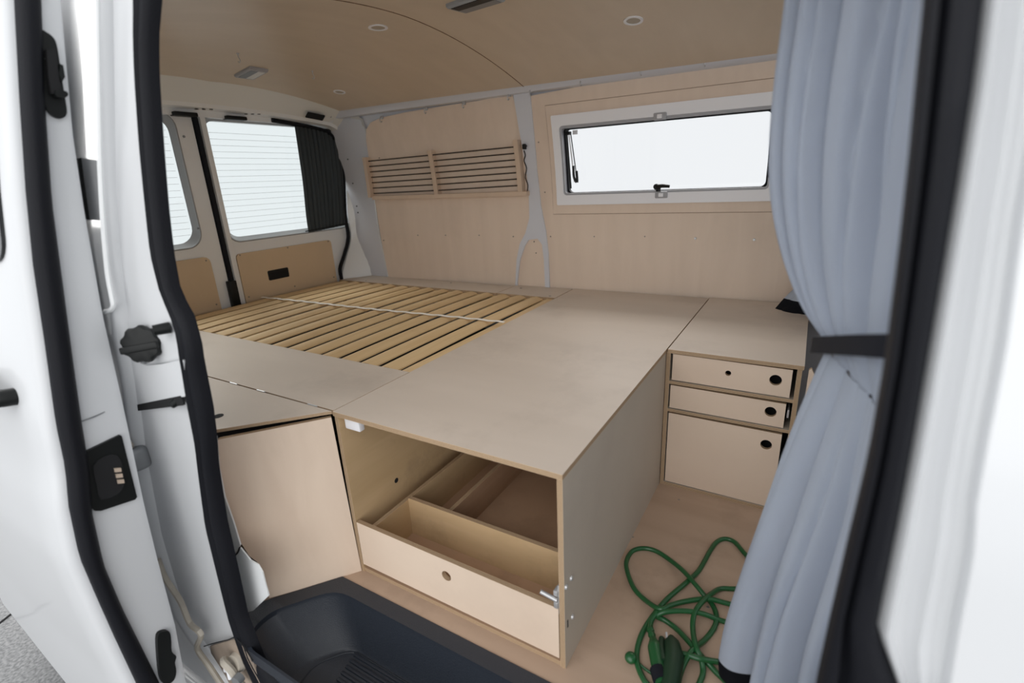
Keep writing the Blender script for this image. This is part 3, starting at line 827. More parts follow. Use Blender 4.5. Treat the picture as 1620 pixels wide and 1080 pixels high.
tube('lower_buffer', [q+Vector((0, -.005, .004)), q+Vector((0, -.024, -.003))], [.011, .007], BLACK, ws, seg=12)
q = bodyp(222, 725, .03)
bm = bmesh.new()
add_box(bm, q.x-.035, q.x+.006, q.y-.02, q.y+.02, q.z-.030, q.z+.028, .012, 3)
lt = link('striker', bm, BARE, ws, smooth=True)
tube('striker_hook', smoothpath([q+Vector((-.01, -.005, .03)), q+Vector((.0, -.008, .042)), q+Vector((-.012, -.010, .05)), q+Vector((-.03, -.008, .046))], 4), .004, DIRTY, ws)
# roller mechanism at the bottom of the pillar
rm = empty('lower_roller_mechanism', bodyp(378, 1045, .02), 'grimy cream roller hinge at the foot of the opening', 'door roller')
q = bodyp(378, 1045, .015)
bm = bmesh.new(); add_disc(bm, q, (.1, -1, .3), .024, .014, 24, .020); link('roller_base', bm, DIRTY, rm, smooth=True)
tube('roller_arm', smoothpath([q+Vector((-.02, -.02, .014)), q+Vector((-.004, -.026, .018)), q+Vector((.012, -.024, .006)), q+Vector((.016, -.02, -.02)), q+Vector((.03, -.018, -.04))], 4), .008, DIRTY, rm)
tube('roller_spring', smoothpath([q+Vector((-.024, -.014, .004)), q+Vector((-.012, -.024, -.006)), q+Vector((.0, -.024, .002)), q+Vector((.004, -.026, -.02))], 4), .006, WPLAST, rm)
bplate('grime_plate', [(336, 1024), (372, 1014), (386, 1026), (399, 1048), (410, 1084), (345, 1084)], .0145, .004, GRIME, rm)
disc('roller_wheel', q+Vector((.028, -.016, -.012)), (.2, -1, 0), .012, .014, BARE, rm, 18)
tube('base_gap', smoothpath([bodyp(*p, .018) for p in [(322, 1026), (340, 1020), (362, 1015), (372, 1012), (385, 1025), (398, 1045)]], 4), .0012, DARK, rm, seg=6)
rm.scale = (1.1, 1.1, 1.1)
# outer bulk of the body side, above and below the opening
zz = [1.40+.02*i for i in range(8)]
loft('side_roof_rail', [[Vector((x, YB(z)+.02, z)) for z in zz] for x in (-2.22, -.6, .4, 1.6)], PAINT, ws, thick=(0, .03, 0))
box('sill', -2.2, 1.6, -.35, -.30, -.42, -.27, PAINT, ws, .01)
box('rear_arch', -2.2, -.90, -.28, -.19, -.42, 0.0, PAINT, ws)
tube('opening_top_seal', smoothpath([Vector((-.632, YB(1.37)-.004, 1.36)), Vector((-.61, YB(1.39)-.004, 1.39)), Vector((-.55, YB(1.4)-.004, 1.402)), Vector((.3, YB(1.4)-.004, 1.402)), Vector((.41, YB(1.38)-.004, 1.38)), Vector((.43, YB(1.3)-.01, 1.28))], 4), .016, RUBBER, ws)
tube('opening_sill_seal', smoothpath([Vector((-.45, -.326, -.25)), Vector((.3, -.326, -.2)), Vector((.40, -.326, -.15)), Vector((.42, -.322, -.02)), Vector((.45, -.315, .05))], 5), .012, RUBBER, ws)

# ---- front pillar of the opening and front door skin (right side of view)
TL = [(1468, -60), (1464, 0), (1452, 120), (1440, 250), (1424, 400), (1404, 560), (1376, 720), (1345, 850), (1315, 980), (1292, 1085)]
TRr = [(1556, -60), (1549, 0), (1535, 120), (1512, 270), (1490, 400), (1463, 560), (1435, 720), (1408, 860), (1384, 980), (1425, 1085)]
DE = [(1640, 100), (1622, 240), (1604, 340), (1577, 540), (1550, 680), (1532, 780), (1529, 845), (1503, 985), (1488, 1085)]
kL = [bodyp(*p) for p in TL]; kR = [bodyp(*p) for p in TRr]; kE = [bodyp(*p, .01) for p in DE]
ZT = [.50+.02*i for i in range(45)]
def cz(c, Z): return [Vector((atz(c, z).x, YB(z), z)) for z in Z]
KL, KR, KE = cz(kL, ZT), cz(kR, ZT), cz(kE, ZT)
sf = band('trim_2', KL, KR, RUBBER, None, [(0, -.012), (0, .006), (.06, .016), (.20, .018), (.26, .006), (.34, .008), (.42, .020), (.7, .024), (.92, .020), (1, .012), (1, -.02)])
tag(sf, kind='structure')
# lower continuation of the seal down to the sill
ZL = [-.30+.05*i for i in range(17)]
lowL = [Vector((KL[0].x, YB(z), z)) for z in ZL]; lowR = [Vector((KR[0].x, YB(z), z)) for z in ZL]
s3 = band('trim_3', lowL, lowR, RUBBER, None, [(0, -.012), (0, .006), (.1, .018), (.5, .022), (.92, .018), (1, .010), (1, -.02)]); tag(s3, kind='structure')
fr = empty('wall_front_right', (.6, -.32, 0), kind='structure')
fr.name = 'wall_front'; ORG['wall_front'] = Vector((.6, -.32, 0))
def kc(t, o): return [Vector((a.x+(b.x-a.x)*t, a.y-o, a.z)) for a, b in zip(KR, KE)]
cols = [kc(-.2, .0), kc(0, .004), kc(.06, .016), kc(.14, .020), kc(.20, .012), kc(.26, .008), kc(.40, .010), kc(.50, .020), kc(.58, .024), kc(.66, .020), kc(.80, .010), kc(.95, .010), kc(1.0, .012)]
loft('centre_pillar', cols, PAINT, fr, angle=70)
cols = [kc(1.0, .010), kc(1.02, .020), kc(1.05, .026), [Vector((p.x+.06, p.y-.028, p.z)) for p in KE], [Vector((.70, p.y-.03, p.z)) for p in KE]]
loft('front_door_skin', cols, PAINT, fr, angle=50)
loft('front_door_lower_skin', [[Vector((x, YB(z)-.03, z)) for z in (.48, .6, .7, .8, .86)] for x in (.69, 1.6)], PAINT, fr)
loft('lower_panel', [[Vector((KR[0].x-.01, -.30, z)) for z in ZL], [Vector((KR[0].x+.02, -.325, z)) for z in ZL], [Vector((1.6, -.33, z)) for z in ZL]], PAINT, fr)
box('pillar_core', .50, .62, -.28, -.16, 0.0, 1.38, BLACK, fr)
# cab end of the van, closed off beyond the seats
box('bulkhead_front', 1.55, 1.6, -.28, 1.56, -.05, .75, BLACK, fr)
box('cab_side_lining', .62, 1.55, -.27, -.25, 0.0, .85, PAINT_IN, fr)
plate('cab_window', lambda u, v, w_: (u, YB(v)-.02+w_, v), rect(.70, 1.55, .86, 1.36), .004, TINT, fr, cv=CV)

# ---- sliding door, pushed back along the body
XD = -.80
dn = empty('sliding_door', (XD-.4, -.42, -.24), 'white sliding side door pushed open along the outside of the van', 'door')
dSL = [on(*p, 0, XD) for p in [(20, -60), (22, 0), (30, 150), (40, 300), (52, 420), (70, 540), (88, 670), (103, 740), (108, 800), (125, 880), (155, 950), (182, 1010), (215, 1080)]]
dSR = [on(*p, 0, XD) for p in [(60, -60), (61, 0), (66, 150), (78, 320), (94, 440), (110, 560), (124, 660), (137, 740), (142, 810), (160, 890), (190, 960), (215, 1010), (250, 1080)]]
dST = [on(*p, 0, XD) for p in [(88, -60), (93, 0), (112, 210), (130, 330), (160, 500), (183, 600), (205, 700), (226, 800), (248, 890), (275, 990), (292, 1080)]]
ZD = [-.235+.03*i for i in range(56)]
ZD = [z for z in ZD if z < 1.42]
def cd3(c, dx=0, dy=0): return [Vector((XD+dx, atz(c, z).y+dy, z)) for z in ZD]
a_, b_, c_ = cd3(dSL), cd3(dSR), cd3(dST)
for k, z in enumerate(ZD):
    if z < .1:                    # rocker tuck-under
        pass
seal_d = loft('door_seal', [[p+(q_-p)*t+Vector((o, 0, 0)) for p, q_ in zip(a_, b_)] for t, o in ((0, -.01), (0, .010), (.12, .020), (.4, .024), (.75, .022), (1, .012), (1, -.01))], RUBBER, dn, closed=True, angle=60)
skin = [[p+Vector((-.001, .004, 0)) for p in b_], [p+Vector((0, -.002, 0)) for p in a_], [p+Vector((-.004, -.012, 0)) for p in a_], [p+Vector((-.018, -.020, 0)) for p in a_],
        [p+Vector((-.10, -.024, 0)) for p in a_], [p+Vector((-.5, -.028, 0)) for p in a_], [p+Vector((-1.05, -.012, 0)) for p in a_]]
loft('outer_skin', skin, PAINT, dn, angle=50)
loft('leading_edge', [[p+Vector((-.002, -.004, 0)) for p in b_], [p+(q_-p)*.9 for p, q_ in zip(b_, c_)], [p+Vector((-.004, 0.004, 0)) for p in c_], [p+Vector((-.03, .006, 0)) for p in c_], [p+Vector((-1.05, .0, 0)) for p in c_]], PAINT, dn, angle=50)
bm = bmesh.new()
for zsel, s_ in ((0, 1),):
    A_ = [skin[2][0], skin[3][0], skin[4][0], skin[5][0], skin[6][0], c_[0]+Vector((-1.05, 0, 0)), c_[0]]
    vs = [bm.verts.new(p) for p in A_]; bm.faces.new(vs)
    vs2 = [bm.verts.new(p+Vector((0, 0, -.012))) for p in A_]; bm.faces.new(vs2[::-1])
    for k in range(len(vs)): bm.faces.new((vs[k], vs[(k+1) % 7], vs2[(k+1) % 7], vs2[k]))
link('door_bottom', bm, PAINT, dn)
def skin_y(x, z): return atz(dSL, z).y-.020-.006*min(1, max(0, (XD-x)/.3))
# side glass of the door
def SM(u, v, w_): return (u, skin_y(u, v)-.006+w_, v)
plate('door_glass', SM, rrect(-1.75, -.838, .94, 1.33, .04), .008, DGLASS, dn, cv=[1.0, 1.05, 1.1, 1.2, 1.3], smooth=True)
# outside handle
hx, hz = -.875, .675
q = Vector((hx, skin_y(hx, hz), hz))
hq = hit(18, 615, lambda p: p.y-skin_y(p.x, p.z), .2, 3)
hq = Vector((max(hq.x, -1.0), skin_y(hq.x, hq.z), hq.z))
tube('door_handle', smoothpath([hq+Vector((.02, .004, -.012)), hq+Vector((.012, -.030, -.006)), hq+Vector((-.03, -.042, 0)), hq+Vector((-.12, -.040, .004)), hq+Vector((-.16, -.004, .004))], 5), .017, BLACK, dn, seg=12)
DOOR = dn
def dplate(name, pxs, dx, t, mat, k=0, dn=None):
    dn = dn or DOOR
    pts = [on(*p, 0, XD+dx) for p in pxs]
    if k: pts = smoothpath(pts, k, closed=True)
    bm = bmesh.new()
    A_ = [bm.verts.new(p) for p in pts]; B_ = [bm.verts.new(p-Vector((t, 0, 0))) for p in pts]
    bm.faces.new(A_); bm.faces.new(B_[::-1]); n = len(pts)
    for j in range(n): bm.faces.new((A_[j], A_[(j+1) % n], B_[(j+1) % n], B_[j]))
    return link(name, bm, mat, dn, smooth=True, angle=30)
ulp = dplate('upper_latch', [(62, 50), (74, 51), (85, 60), (90, 72), (94, 95), (99, 130), (104, 160), (106, 178), (101, 186), (92, 187), (80, 180), (73, 168), (66, 140), (62, 100)], .006, .01, BLACK, 3)
dplate('latch_tongue', [(74, 78), (88, 78), (95, 130), (98, 148), (82, 148), (77, 120)], .018, .014, DARK, 0, ulp)
dplate('latch_tab', [(95, 101), (100, 103), (103, 122), (98, 130), (94, 118)], .020, .014, BLACK, 0, ulp)
dplate('latch_pin', [(88, 143), (104, 144), (108, 149), (104, 154), (90, 153)], .022, .018, BLACK, 2, ulp)
dplate('latch_slot', [(71, 92), (75, 92), (82, 138), (78, 138)], .008, .006, BARE, 0, ulp)
cpl = dplate('contact_plate', [(133, 716), (190, 688), (193, 690), (217, 786), (214, 790), (160, 808), (150, 808), (142, 800), (136, 760)], .006, .01, BLACK, 0)
dplate('contact_recess', [(148, 738), (165, 722), (186, 720), (196, 745), (196, 768), (186, 782), (160, 790), (154, 770)], .009, .006, DARK, 2, cpl)
for i in range(3):
    cx, cy = 186.5+2.3*i, 744+9*i
    dplate('contact_pin', [(cx-5, cy-3), (cx+5, cy-4), (cx+6, cy+2), (cx-4, cy+3)], .013, .008, CONTACT, 0, cpl)
dplate('lower_bracket', [(250, 1006), (258, 999), (268, 999), (271, 1012), (272, 1030), (279, 1038), (277, 1048), (279, 1062), (275, 1076), (262, 1083), (254, 1070), (250, 1030)], .010, .014, BLACK, 3)
dplate('edge_seam', [(124, 668), (150, 658), (166, 651), (166, 652), (150, 660), (124, 669)], .0015, .002, BARE, 0)
q = on(140, 298, 0, XD-.05)
inn = [on(*p, 0, XD-.06) for p in [(124, 250), (138, 249), (146, 258), (153, 338), (150, 347), (140, 347), (132, 330)]]
bm = bmesh.new(); A_ = [bm.verts.new(p) for p in inn]; B_ = [bm.verts.new(p-Vector((.02, 0, 0))) for p in inn]
bm.faces.new(A_); bm.faces.new(B_[::-1])
for j in range(7): bm.faces.new((A_[j], A_[(j+1) % 7], B_[(j+1) % 7], B_[j]))
link('inner_handle', bm, BLACK, dn, smooth=True)

# ================================================================= FURNITURE
H = .5
# ---- drawer bench: main box under the bed front
bx = empty('bed_drawer_box', (-.318, .4, 0), 'plywood bench box with open front and low drawer under the bed end', 'bed box')
plate('top_board', XY(H), rect(-.636, .002, -.004, 1.515), TT, PL, bx)
plate('side_panel', YZ(0.0), rect(0.0, .79, 0, H-TT), TT, [PLY_SIDE, PLY_EDGE], bx)
plate('side_panel', YZ(-.624), rect(0.0, 1.3, 0, H-TT), TT, [PLY_RAW, PLY_EDGE], bx)
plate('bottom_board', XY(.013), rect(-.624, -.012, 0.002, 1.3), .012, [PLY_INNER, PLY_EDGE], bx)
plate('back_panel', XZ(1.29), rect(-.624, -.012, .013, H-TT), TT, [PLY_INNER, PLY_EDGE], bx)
dots('screw', [Vector((0, p.y, p.z)) for p in [on(*c, 0, 0.0) for c in [(903, 914), (895, 928), (905, 975)]]], (1, 0, 0), .006, .004, METAL, bx, 12)
q = on(898, 985, 0, 0)
box('scratch_mark', 0, .0008, q.y-.002, q.y+.002, q.z-.012, q.z+.008, DARK, bx)
box('hinge_block', -.612, -.560, .008, .026, .452, .484, WPLAST, bx, .003)
box('brace_strip', -.622, -.600, .03, 1.28, .452, H-TT, PLY_RAW, bx)
dots('bolt_hole', [Vector((-.6235, .165, .20))], (1, 0, 0), .008, .001, DARK, bx, 12)
# drawer with finger hole, sides, divider, inner partition
dr = empty('underbed_drawer', (-.318, .4, .02), 'long open-topped plywood drawer with one finger hole, low in the bench box', 'drawer')
hq = on(707, 910, 1, 0.0)
plate('drawer_front', XZ(-.002), [(-.619, .030), (-.619, .170), (-.0135, .166), (-.0135, .026)][::-1], TT, [PLY_LIGHT, PLY_EDGE], dr, holes=[circ(hq.x, hq.z, .014, 24)])
plate('drawer_side', YZ(-.575), rect(.011, 1.15, .03, .155), TT, [PLY_RAW, PLY_EDGE], dr)
plate('drawer_side', YZ(-.020), rect(.011, 1.15, .03, .150), TT, [PLY_RAW, PLY_EDGE], dr)
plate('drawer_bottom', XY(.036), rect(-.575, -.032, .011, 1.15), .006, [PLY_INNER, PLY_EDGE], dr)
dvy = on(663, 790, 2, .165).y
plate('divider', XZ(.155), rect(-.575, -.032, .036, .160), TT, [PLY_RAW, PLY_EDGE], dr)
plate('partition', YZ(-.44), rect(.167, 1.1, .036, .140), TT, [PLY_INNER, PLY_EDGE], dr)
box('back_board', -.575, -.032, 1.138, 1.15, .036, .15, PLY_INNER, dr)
box('corner_bracket', -.574, -.556, .012, .020, .125, .152, WPLAST, dr, .002)
# slide lock at the right end
lk = empty('drawer_slide_lock', (-.022, .012, .15), 'zinc sliding bolt at the right end of the underbed drawer', 'bolt')
blt = box('bolt_plate', -.016, -.012, .0, .03, .150, .225, METAL, lk, .001)
tube('bolt_lever', [Vector((-.016, -.004, .19)), Vector((-.05, -.012, .205))], .005, METAL, blt, seg=10)
box('bolt_guide', -.024, -.014, -.004, .014, .165, .182, METAL, lk, .002)
box('bolt_guide', -.024, -.014, -.004, .014, .198, .212, METAL, lk, .002)

# ---- bed boards
bd = plate('rear_bed_board', XY(H), rect(-2.1, -.638, .002, .288), TT, PL); tag(bd, 'plywood board between the slats and the hinged flap', 'bed board')
fx = on(344, 679, 2, H)
fp = [(-.640, -.001), (-2.0, -.001), (-2.0, -.15), (-.84, -.16)]
dd = Vector((fx.x+.640, fx.y+.001, 0)).normalized()
e1 = Vector((-.640, -.001, 0))+dd*.30
flp = [(-.640, -.003), (e1.x, e1.y), (-.90, e1.y), (-.90, -.162), (-2.0, -.162), (-2.0, -.003)][::-1]
fb = plate('hinged_flap', XY(H), flp, .008, [PLY_TOP, PLY_EDGE]); tag(fb, 'triangular plywood lid beside the black door seal, hinged to the bed', 'lid')
for px, py in ((372, 606), (415, 618), (497, 640)):
    q = on(px, py, 2, H)
    b = tube('hinge_pin', [Vector((q.x-.018, -.002, H+.001)), Vector((q.x+.018, -.002, H+.001))], .002, METAL, None, seg=8)
    b.parent = fb; b.location = b.location-fb.location
q = on(345, 658, 2, H)
b = disc('finger_hole', (q.x, q.y, H), (0, 0, 1), .013, .0006, DARK, None, 20); b.parent = fb; b.location = b.location-fb.location
b1 = plate('far_side_board', XY(H), rect(-2.1, -.964, 1.302, 1.475), TT, PL); tag(b1, 'narrow plywood strip along the far wall under the cord rack', 'bed board')
b2 = plate('far_corner_board', XY(H), rect(-.960, -.640, 1.302, 1.503), TT, PL); tag(b2, 'small plywood board at the foot of the white wall pillar', 'bed board')
for o, xs in ((b1, [-1.9, -1.35]), (b2, [-.9, -.68])):
    for x in xs:
        b = disc('screw', (x, 1.33 if x in (-1.9, -.68) else 1.44, H), (0, 0, 1), .006, .001, SCREW, None, 12); b.parent = o; b.location = b.location-o.location
# ---- slatted base
sb = empty('slatted_bed_base', (-1.37, .79, .44), 'slatted pine bed base with white webbing strap', 'bed base')
X0S, X1S = -2.095, -.640
NS = 15; pitch = (X1S-.045-X0S)/NS
def slat_bm(wd):
    bm = bmesh.new(); n = 8; cols = []
    for j in range(9):
        y = -.5+j/8
        sag = .006*(1-(2*y)**2)
        pr_ = [(-wd/2, -.006)]+[(-wd/2+wd*i/n, .008*math.sin(math.pi*i/n)-.001) for i in range(n+1)]+[(wd/2, -.006)]
        cols.append([bm.verts.new((x, y*1.005, z+sag-.005)) for x, z in pr_])
    m = len(cols[0])
    for a_, b_ in zip(cols, cols[1:]):
        for k in range(m): bm.faces.new((a_[k], a_[(k+1) % m], b_[(k+1) % m], b_[k]))
    bm.faces.new(cols[0]); bm.faces.new(cols[-1][::-1])
    bmesh.ops.recalc_face_normals(bm, faces=bm.faces[:])
    me = bpy.data.meshes.new('slat'); bm.to_mesh(me); bm.free(); me.materials.append(SLAT)
    for p in me.polygons: p.use_smooth = True
    me.set_sharp_from_angle(angle=math.radians(50))
    return me
sme = slat_bm(pitch*.74)
for k in range(NS):
    x = X0S+pitch*(k+.5)
    o = bpy.data.objects.new('slat', sme); COL.objects.link(o); o.parent = sb
    o.location = Vector((x+random.uniform(-.003, .003), .795, .497+random.uniform(-.001, .001)))-ORG[sb.name]
    o.rotation_euler = (0, random.uniform(-.02, .02), random.uniform(-.003, .003))
bm = bmesh.new(); add_box(bm, -.682, -.641, .290, 1.300, .440, .494, .003)
link('side_rail', bm, SLAT, sb, smooth=True)
box('end_rail', X0S, -.69, .290, .312, .430, .487, SLAT, sb)
box('end_rail', X0S, -.69, 1.280, 1.300, .430, .487, SLAT, sb)
bm = bmesh.new(); P = []
pA_, pB_ = on(415, 472, 2, .502), on(797, 512, 2, .502)
for i in range(61):
    t = i/60; p = pA_.lerp(pB_, t); xx = (p.x-X0S)/pitch
    P.append(Vector((p.x, p.y+.004*math.sin(t*9), .5085+.0015*math.sin(2*math.pi*xx))))
tube('webbing_strap', P, .004, WTAPE, sb, seg=8, flat=(.002, .009))
box('under_slat_shade', X0S, -.65, .29, 1.30, .30, .31, DARK, sb)  # dark sheet standing in for the shade beneath the slats

# ---- pale diagonal cupboard door beside the step well
c0_ = Vector((-.634, -.004, 0)); dn_ = Vector((-.604, -.797, 0)).normalized()
nrm = Vector((-dn_.y, dn_.x, 0))
if nrm.dot(CAMP-c0_) < 0: nrm = -nrm
def dpt(px, py):
    p = onp(px, py, c0_, nrm); return ((p-c0_).dot(dn_), max(0.0, min(.487, p.z)))
dpx = [(524, 660), (346, 692), (340, 700), (344, 738), (352, 775), (366, 815), (377, 852), (386, 866), (394, 879), (406, 888), (413, 897), (420, 920), (426, 946), (500, 925), (573, 907)]
out = [dpt(*p) for p in dpx]
cdoor = plate('diagonal_cupboard_door', lambda u, v, w_: c0_+dn_*u+Vector((0, 0, v))+nrm*(-w_), out, TT, [PLY_LIGHT, PLY_EDGE])
tag(cdoor, 'pale birch plywood panel set diagonally beside the step tray', 'cupboard panel')
# dark sheet put in as the shade behind the panel's top gap
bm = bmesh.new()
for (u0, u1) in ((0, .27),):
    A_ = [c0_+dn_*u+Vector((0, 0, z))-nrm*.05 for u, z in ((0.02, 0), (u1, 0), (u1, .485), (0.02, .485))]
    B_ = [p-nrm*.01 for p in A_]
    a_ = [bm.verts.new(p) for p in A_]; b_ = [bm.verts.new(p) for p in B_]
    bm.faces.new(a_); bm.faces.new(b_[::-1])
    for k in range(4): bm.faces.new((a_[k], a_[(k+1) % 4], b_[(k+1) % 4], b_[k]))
ci = link('gap_shade_sheet', bm, DARK); tag(ci, kind='structure')
# white pillar foot between seal and the panel
def foot(name, pxs, off, t):
    return bplate(name, pxs, off, t, PAINT_IN, ws)
foot('pillar_inner_face', [(322, 690), (342, 690), (346, 740), (355, 785), (370, 828), (380, 862), (374, 872), (355, 885), (330, 800)], -.048, .003)
foot('pillar_inner_foot', [(350, 887), (362, 882), (374, 873), (380, 866), (396, 886), (408, 893), (415, 905), (420, 925), (425, 942), (400, 966), (382, 970), (365, 930)], -.045, .003)
tube('pillar_inner_gap', smoothpath([bodyp(*p, -.043) for p in [(352, 889), (365, 883), (375, 875), (379, 866)]], 4), .0022, DARK, ws, seg=6)

# ---- drawer cabinet
cb_ = empty('drawer_cabinet', (.19, 1.15, 0), 'plywood cabinet with two drawers and a lower flap beside the bed box', 'cabinet')
CX0, CX1, CY0, CY1 = .002, .380, .79, 1.50
plate('cabinet_top', XY(H), rect(.006, .384, .784, 1.535), TT, PL, cb_)
EDG = [PLY_SIDE, PLY_EDGE]
def frontboard(name, x0, x1, z0, z1):
    # boards seen from their layered front edge: horizontal sheets
    return plate(name, XY(z1), rect(x0, x1, CY0, CY1), z1-z0, EDG, cb_)
plate('cabinet_side', YZ(.014), rect(CY0, CY1, 0, .488), .012, EDG, cb_)
plate('cabinet_side', YZ(.380), rect(CY0, CY1, 0, .488), .012, EDG, cb_)
frontboard('shelf', .014, .368, .381, .391)
frontboard('shelf', .014, .368, .282, .292)
frontboard('cabinet_bottom', .014, .368, .0, .012)
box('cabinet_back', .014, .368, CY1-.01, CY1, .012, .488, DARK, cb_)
def hole_of(px, py, r):
    p = on(px, py, 1, CY0+.003); return circ(p.x, p.z, r, 22)
def front(name, x0, x1, z0, z1, holes, t=TT, cb_=None):
    d = plate(name, XZ(CY0+.002), [(x0, z0), (x1, z0-.001), (x1, z1-.003), (x0, z1)], t, [PLY_LIGHT, PLY_EDGE], cb_, holes=holes)
    return d
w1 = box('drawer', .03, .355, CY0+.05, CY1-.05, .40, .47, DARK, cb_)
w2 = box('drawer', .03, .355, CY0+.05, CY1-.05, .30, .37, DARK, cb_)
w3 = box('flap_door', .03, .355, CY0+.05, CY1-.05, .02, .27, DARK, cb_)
front('drawer_front', .021, .357, .395, .484, [hole_of(1152, 590, .0085), hole_of(1227, 601, .0165)], TT, w1)
front('drawer_front', .019, .352, .296, .376, [hole_of(1219, 651, .0160)], TT, w2)
front('door_front', .018, .352, .015, .276, [hole_of(1212, 703, .0160)], TT, w3)
box('drawer_slide', .357, .362, CY0+.004, CY0+.3, .33, .355, METAL, cb_)
# pale panel edge on the cabinet's other side
p_ = [on(*c, 1, .80) for c in ((1276, 578), (1290, 610), (1270, 690), (1255, 700))]
bm = bmesh.new()
sp_ = plate('side_storage_panel', lambda u, v, w_: (.402+v*.04, .80+u, 0+v), rect(0, .01, 0, .1), .01, PLY_LIGHT) if False else None
b = plate('side_storage_door', XZ(.80), [(.396, .02), (.396, .485), (.402, .490), (.43, .43), (.45, .02)], TT, [PLY_LIGHT, PLY_EDGE]); tag(b, 'pale plywood sliver standing right of the drawer cabinet', 'panel')

# ---- cord rack on the far wall
rk = empty('elastic_cord_rack', (-1.4, 1.46, .93), 'wooden wall rack with seven black elastic cords on three posts', 'rack')
def post(name, p_top, p_bot, wd, dp):
    a_, b_ = wallp(*p_top, .0), wallp(*p_bot, .0)
    bm = bmesh.new(); n = 6; rg = []
    for i in range(n+1):
        z = a_.z+(b_.z-a_.z)*i/n; x = a_.x+(b_.x-a_.x)*i/n
        y1 = YW(x, z)-.004; y0 = y1-dp
        rg.append([bm.verts.new(v) for v in ((x-wd/2, y0, z), (x+wd/2, y0, z), (x+wd/2, y1, z), (x-wd/2, y1, z))])
    for A_, B_ in zip(rg, rg[1:]):
        for k in range(4): bm.faces.new((A_[k], A_[(k+1) % 4], B_[(k+1) % 4], B_[k]))
    bm.faces.new(rg[0][::-1]); bm.faces.new(rg[-1])
    return link(name, bm, PLY_LIGHTW, rk)
PLY_LIGHTW = wood('rack_batten', (.58, .44, .33), (.66, .51, .39), (9, 9, 1), 2, dirt=.1)
DP = .035
post('post', (583, 249), (592, 312), .022, DP)
post('post', (686, 238), (697, 308), .024, DP)
post('post', (821, 222), (829, 306), .024, DP)
a_, b_ = wallp(593, 313, DP), wallp(831, 306, DP)
zr = (a_.z+b_.z)/2
bm = bmesh.new(); rg = []
for i in range(9):
    x = a_.x-.012+(b_.x+.012-a_.x+.012)*i/8; z = a_.z+(b_.z-a_.z)*i/8
    y1 = YW(x, z)-.004
    rg.append([bm.verts.new(v) for v in ((x, y1-DP-.006, z-.010), (x, y1-DP-.006, z+.010), (x, y1, z+.010), (x, y1, z-.010))])
for A_, B_ in zip(rg, rg[1:]):
    for k in range(4): bm.faces.new((A_[k], A_[(k+1) % 4], B_[(k+1) % 4], B_[k]))
bm.faces.new(rg[0][::-1]); bm.faces.new(rg[-1])
link('bottom_batten', bm, PLY_LIGHTW, rk)
for i in range(7):
    t = i/6
    l = (583+8.5*t, 255+51*t); m_ = (684+11*t, 245+56*t); r_ = (817+8*t, 232+61*t)
    lft, mid, rgt = wallp(*l, DP-.006), wallp(*m_, DP-.006), wallp(*r_, DP-.006)
    tube('elastic_cord', [lft, mid, rgt], .0030, CORD, rk, seg=8)
q = wallp(829, 232, .022)
bm = bmesh.new(); add_box(bm, q.x-.006, q.x+.010, q.y-.01, q.y+.01, q.z-.012, q.z+.012, .004)
add_tube(bm, [q, q+Vector((.018, -.006, .002))], .003, 8)
link('cord_stopper', bm, BLACK, rk, smooth=True)
tube('cord_tail', smoothpath([wallp(*p, .014) for p in [(829, 238), (831, 246), (829, 254), (833, 266), (831, 280), (835, 292), (834, 304)]], 4), .003, CORD, rk, seg=6)

# ---- seat backs in the cab (dark, behind the curtain)
def seat(cy, lab):
    s = empty('cab_seat', (.72, cy, 0), lab, 'seat')
    bm = bmesh.new(); add_box(bm, .60, .74, cy-.24, cy+.24, .30, 1.0, .05, 4); link('backrest', bm, SEATF, s, smooth=True)
    bm = bmesh.new(); add_box(bm, .66, 1.16, cy-.25, cy+.25, .22, .40, .05, 4); link('seat_cushion', bm, SEATF, s, smooth=True)
    bm = bmesh.new(); add_box(bm, .62, .70, cy-.12, cy+.12, 1.02, 1.18, .03, 3); link('headrest', bm, SEATF, s, smooth=True)
    box('seat_base', .62, 1.08, cy-.2, cy+.2, 0.0, .22, BLACK, s)
seat(1.22, 'black fabric cab seat behind the drawer cabinet')

# ---- large grey-blue curtain tied back to the pillar
ct = empty('tied_grey_curtain', (.38, 0, .08), 'large grey-blue curtain tied back with a black strap at the right of the opening', 'curtain')
LE = [(1248, -60), (1243, 0), (1237, 50), (1228, 120), (1220, 210), (1219, 290), (1228, 360), (1245, 425), (1270, 485), (1303, 534), (1307, 548)]
LB = [(1307, 548), (1303, 562), (1288, 595), (1263, 655), (1238, 722), (1210, 805), (1180, 890), (1155, 965), (1143, 1015), (1143, 1043)]
YL = .12
lu = [on(*p, 1, YL) for p in LE]; ll = [on(*p, 1, YL) for p in LB]
RX = .50
ru = [Vector((RX-.03*max(0, 1-abs(p.z-.80)/.2), -.13, p.z-.02)) for p in lu]; rl = [Vector((RX-.03*max(0, 1-abs(p.z-.80)/.2), -.13, p.z-.02)) for p in ll]
rl[-1].z = .15; rl[-2].z = .18
wu = lambda u, t: u**.8
bm = cloth('c', lu, ru, 4.4, .021, FABRIC, nu=140, nv=60, ampf=lambda t: .95-.75*t**3, phase=.6, warpu=wu)
link('upper_cloth', bm, FABRIC, ct, smooth=True, angle=80)
bm = cloth('c', ll, rl, 3.4, .027, FABRIC, nu=140, nv=70, ampf=lambda t: .15+.85*min(1, t*1.6), phase=.9, hem=4, warpu=lambda u, t: u**1.25)
link('lower_cloth', bm, [FABRIC, HEM], ct, smooth=True, angle=80)
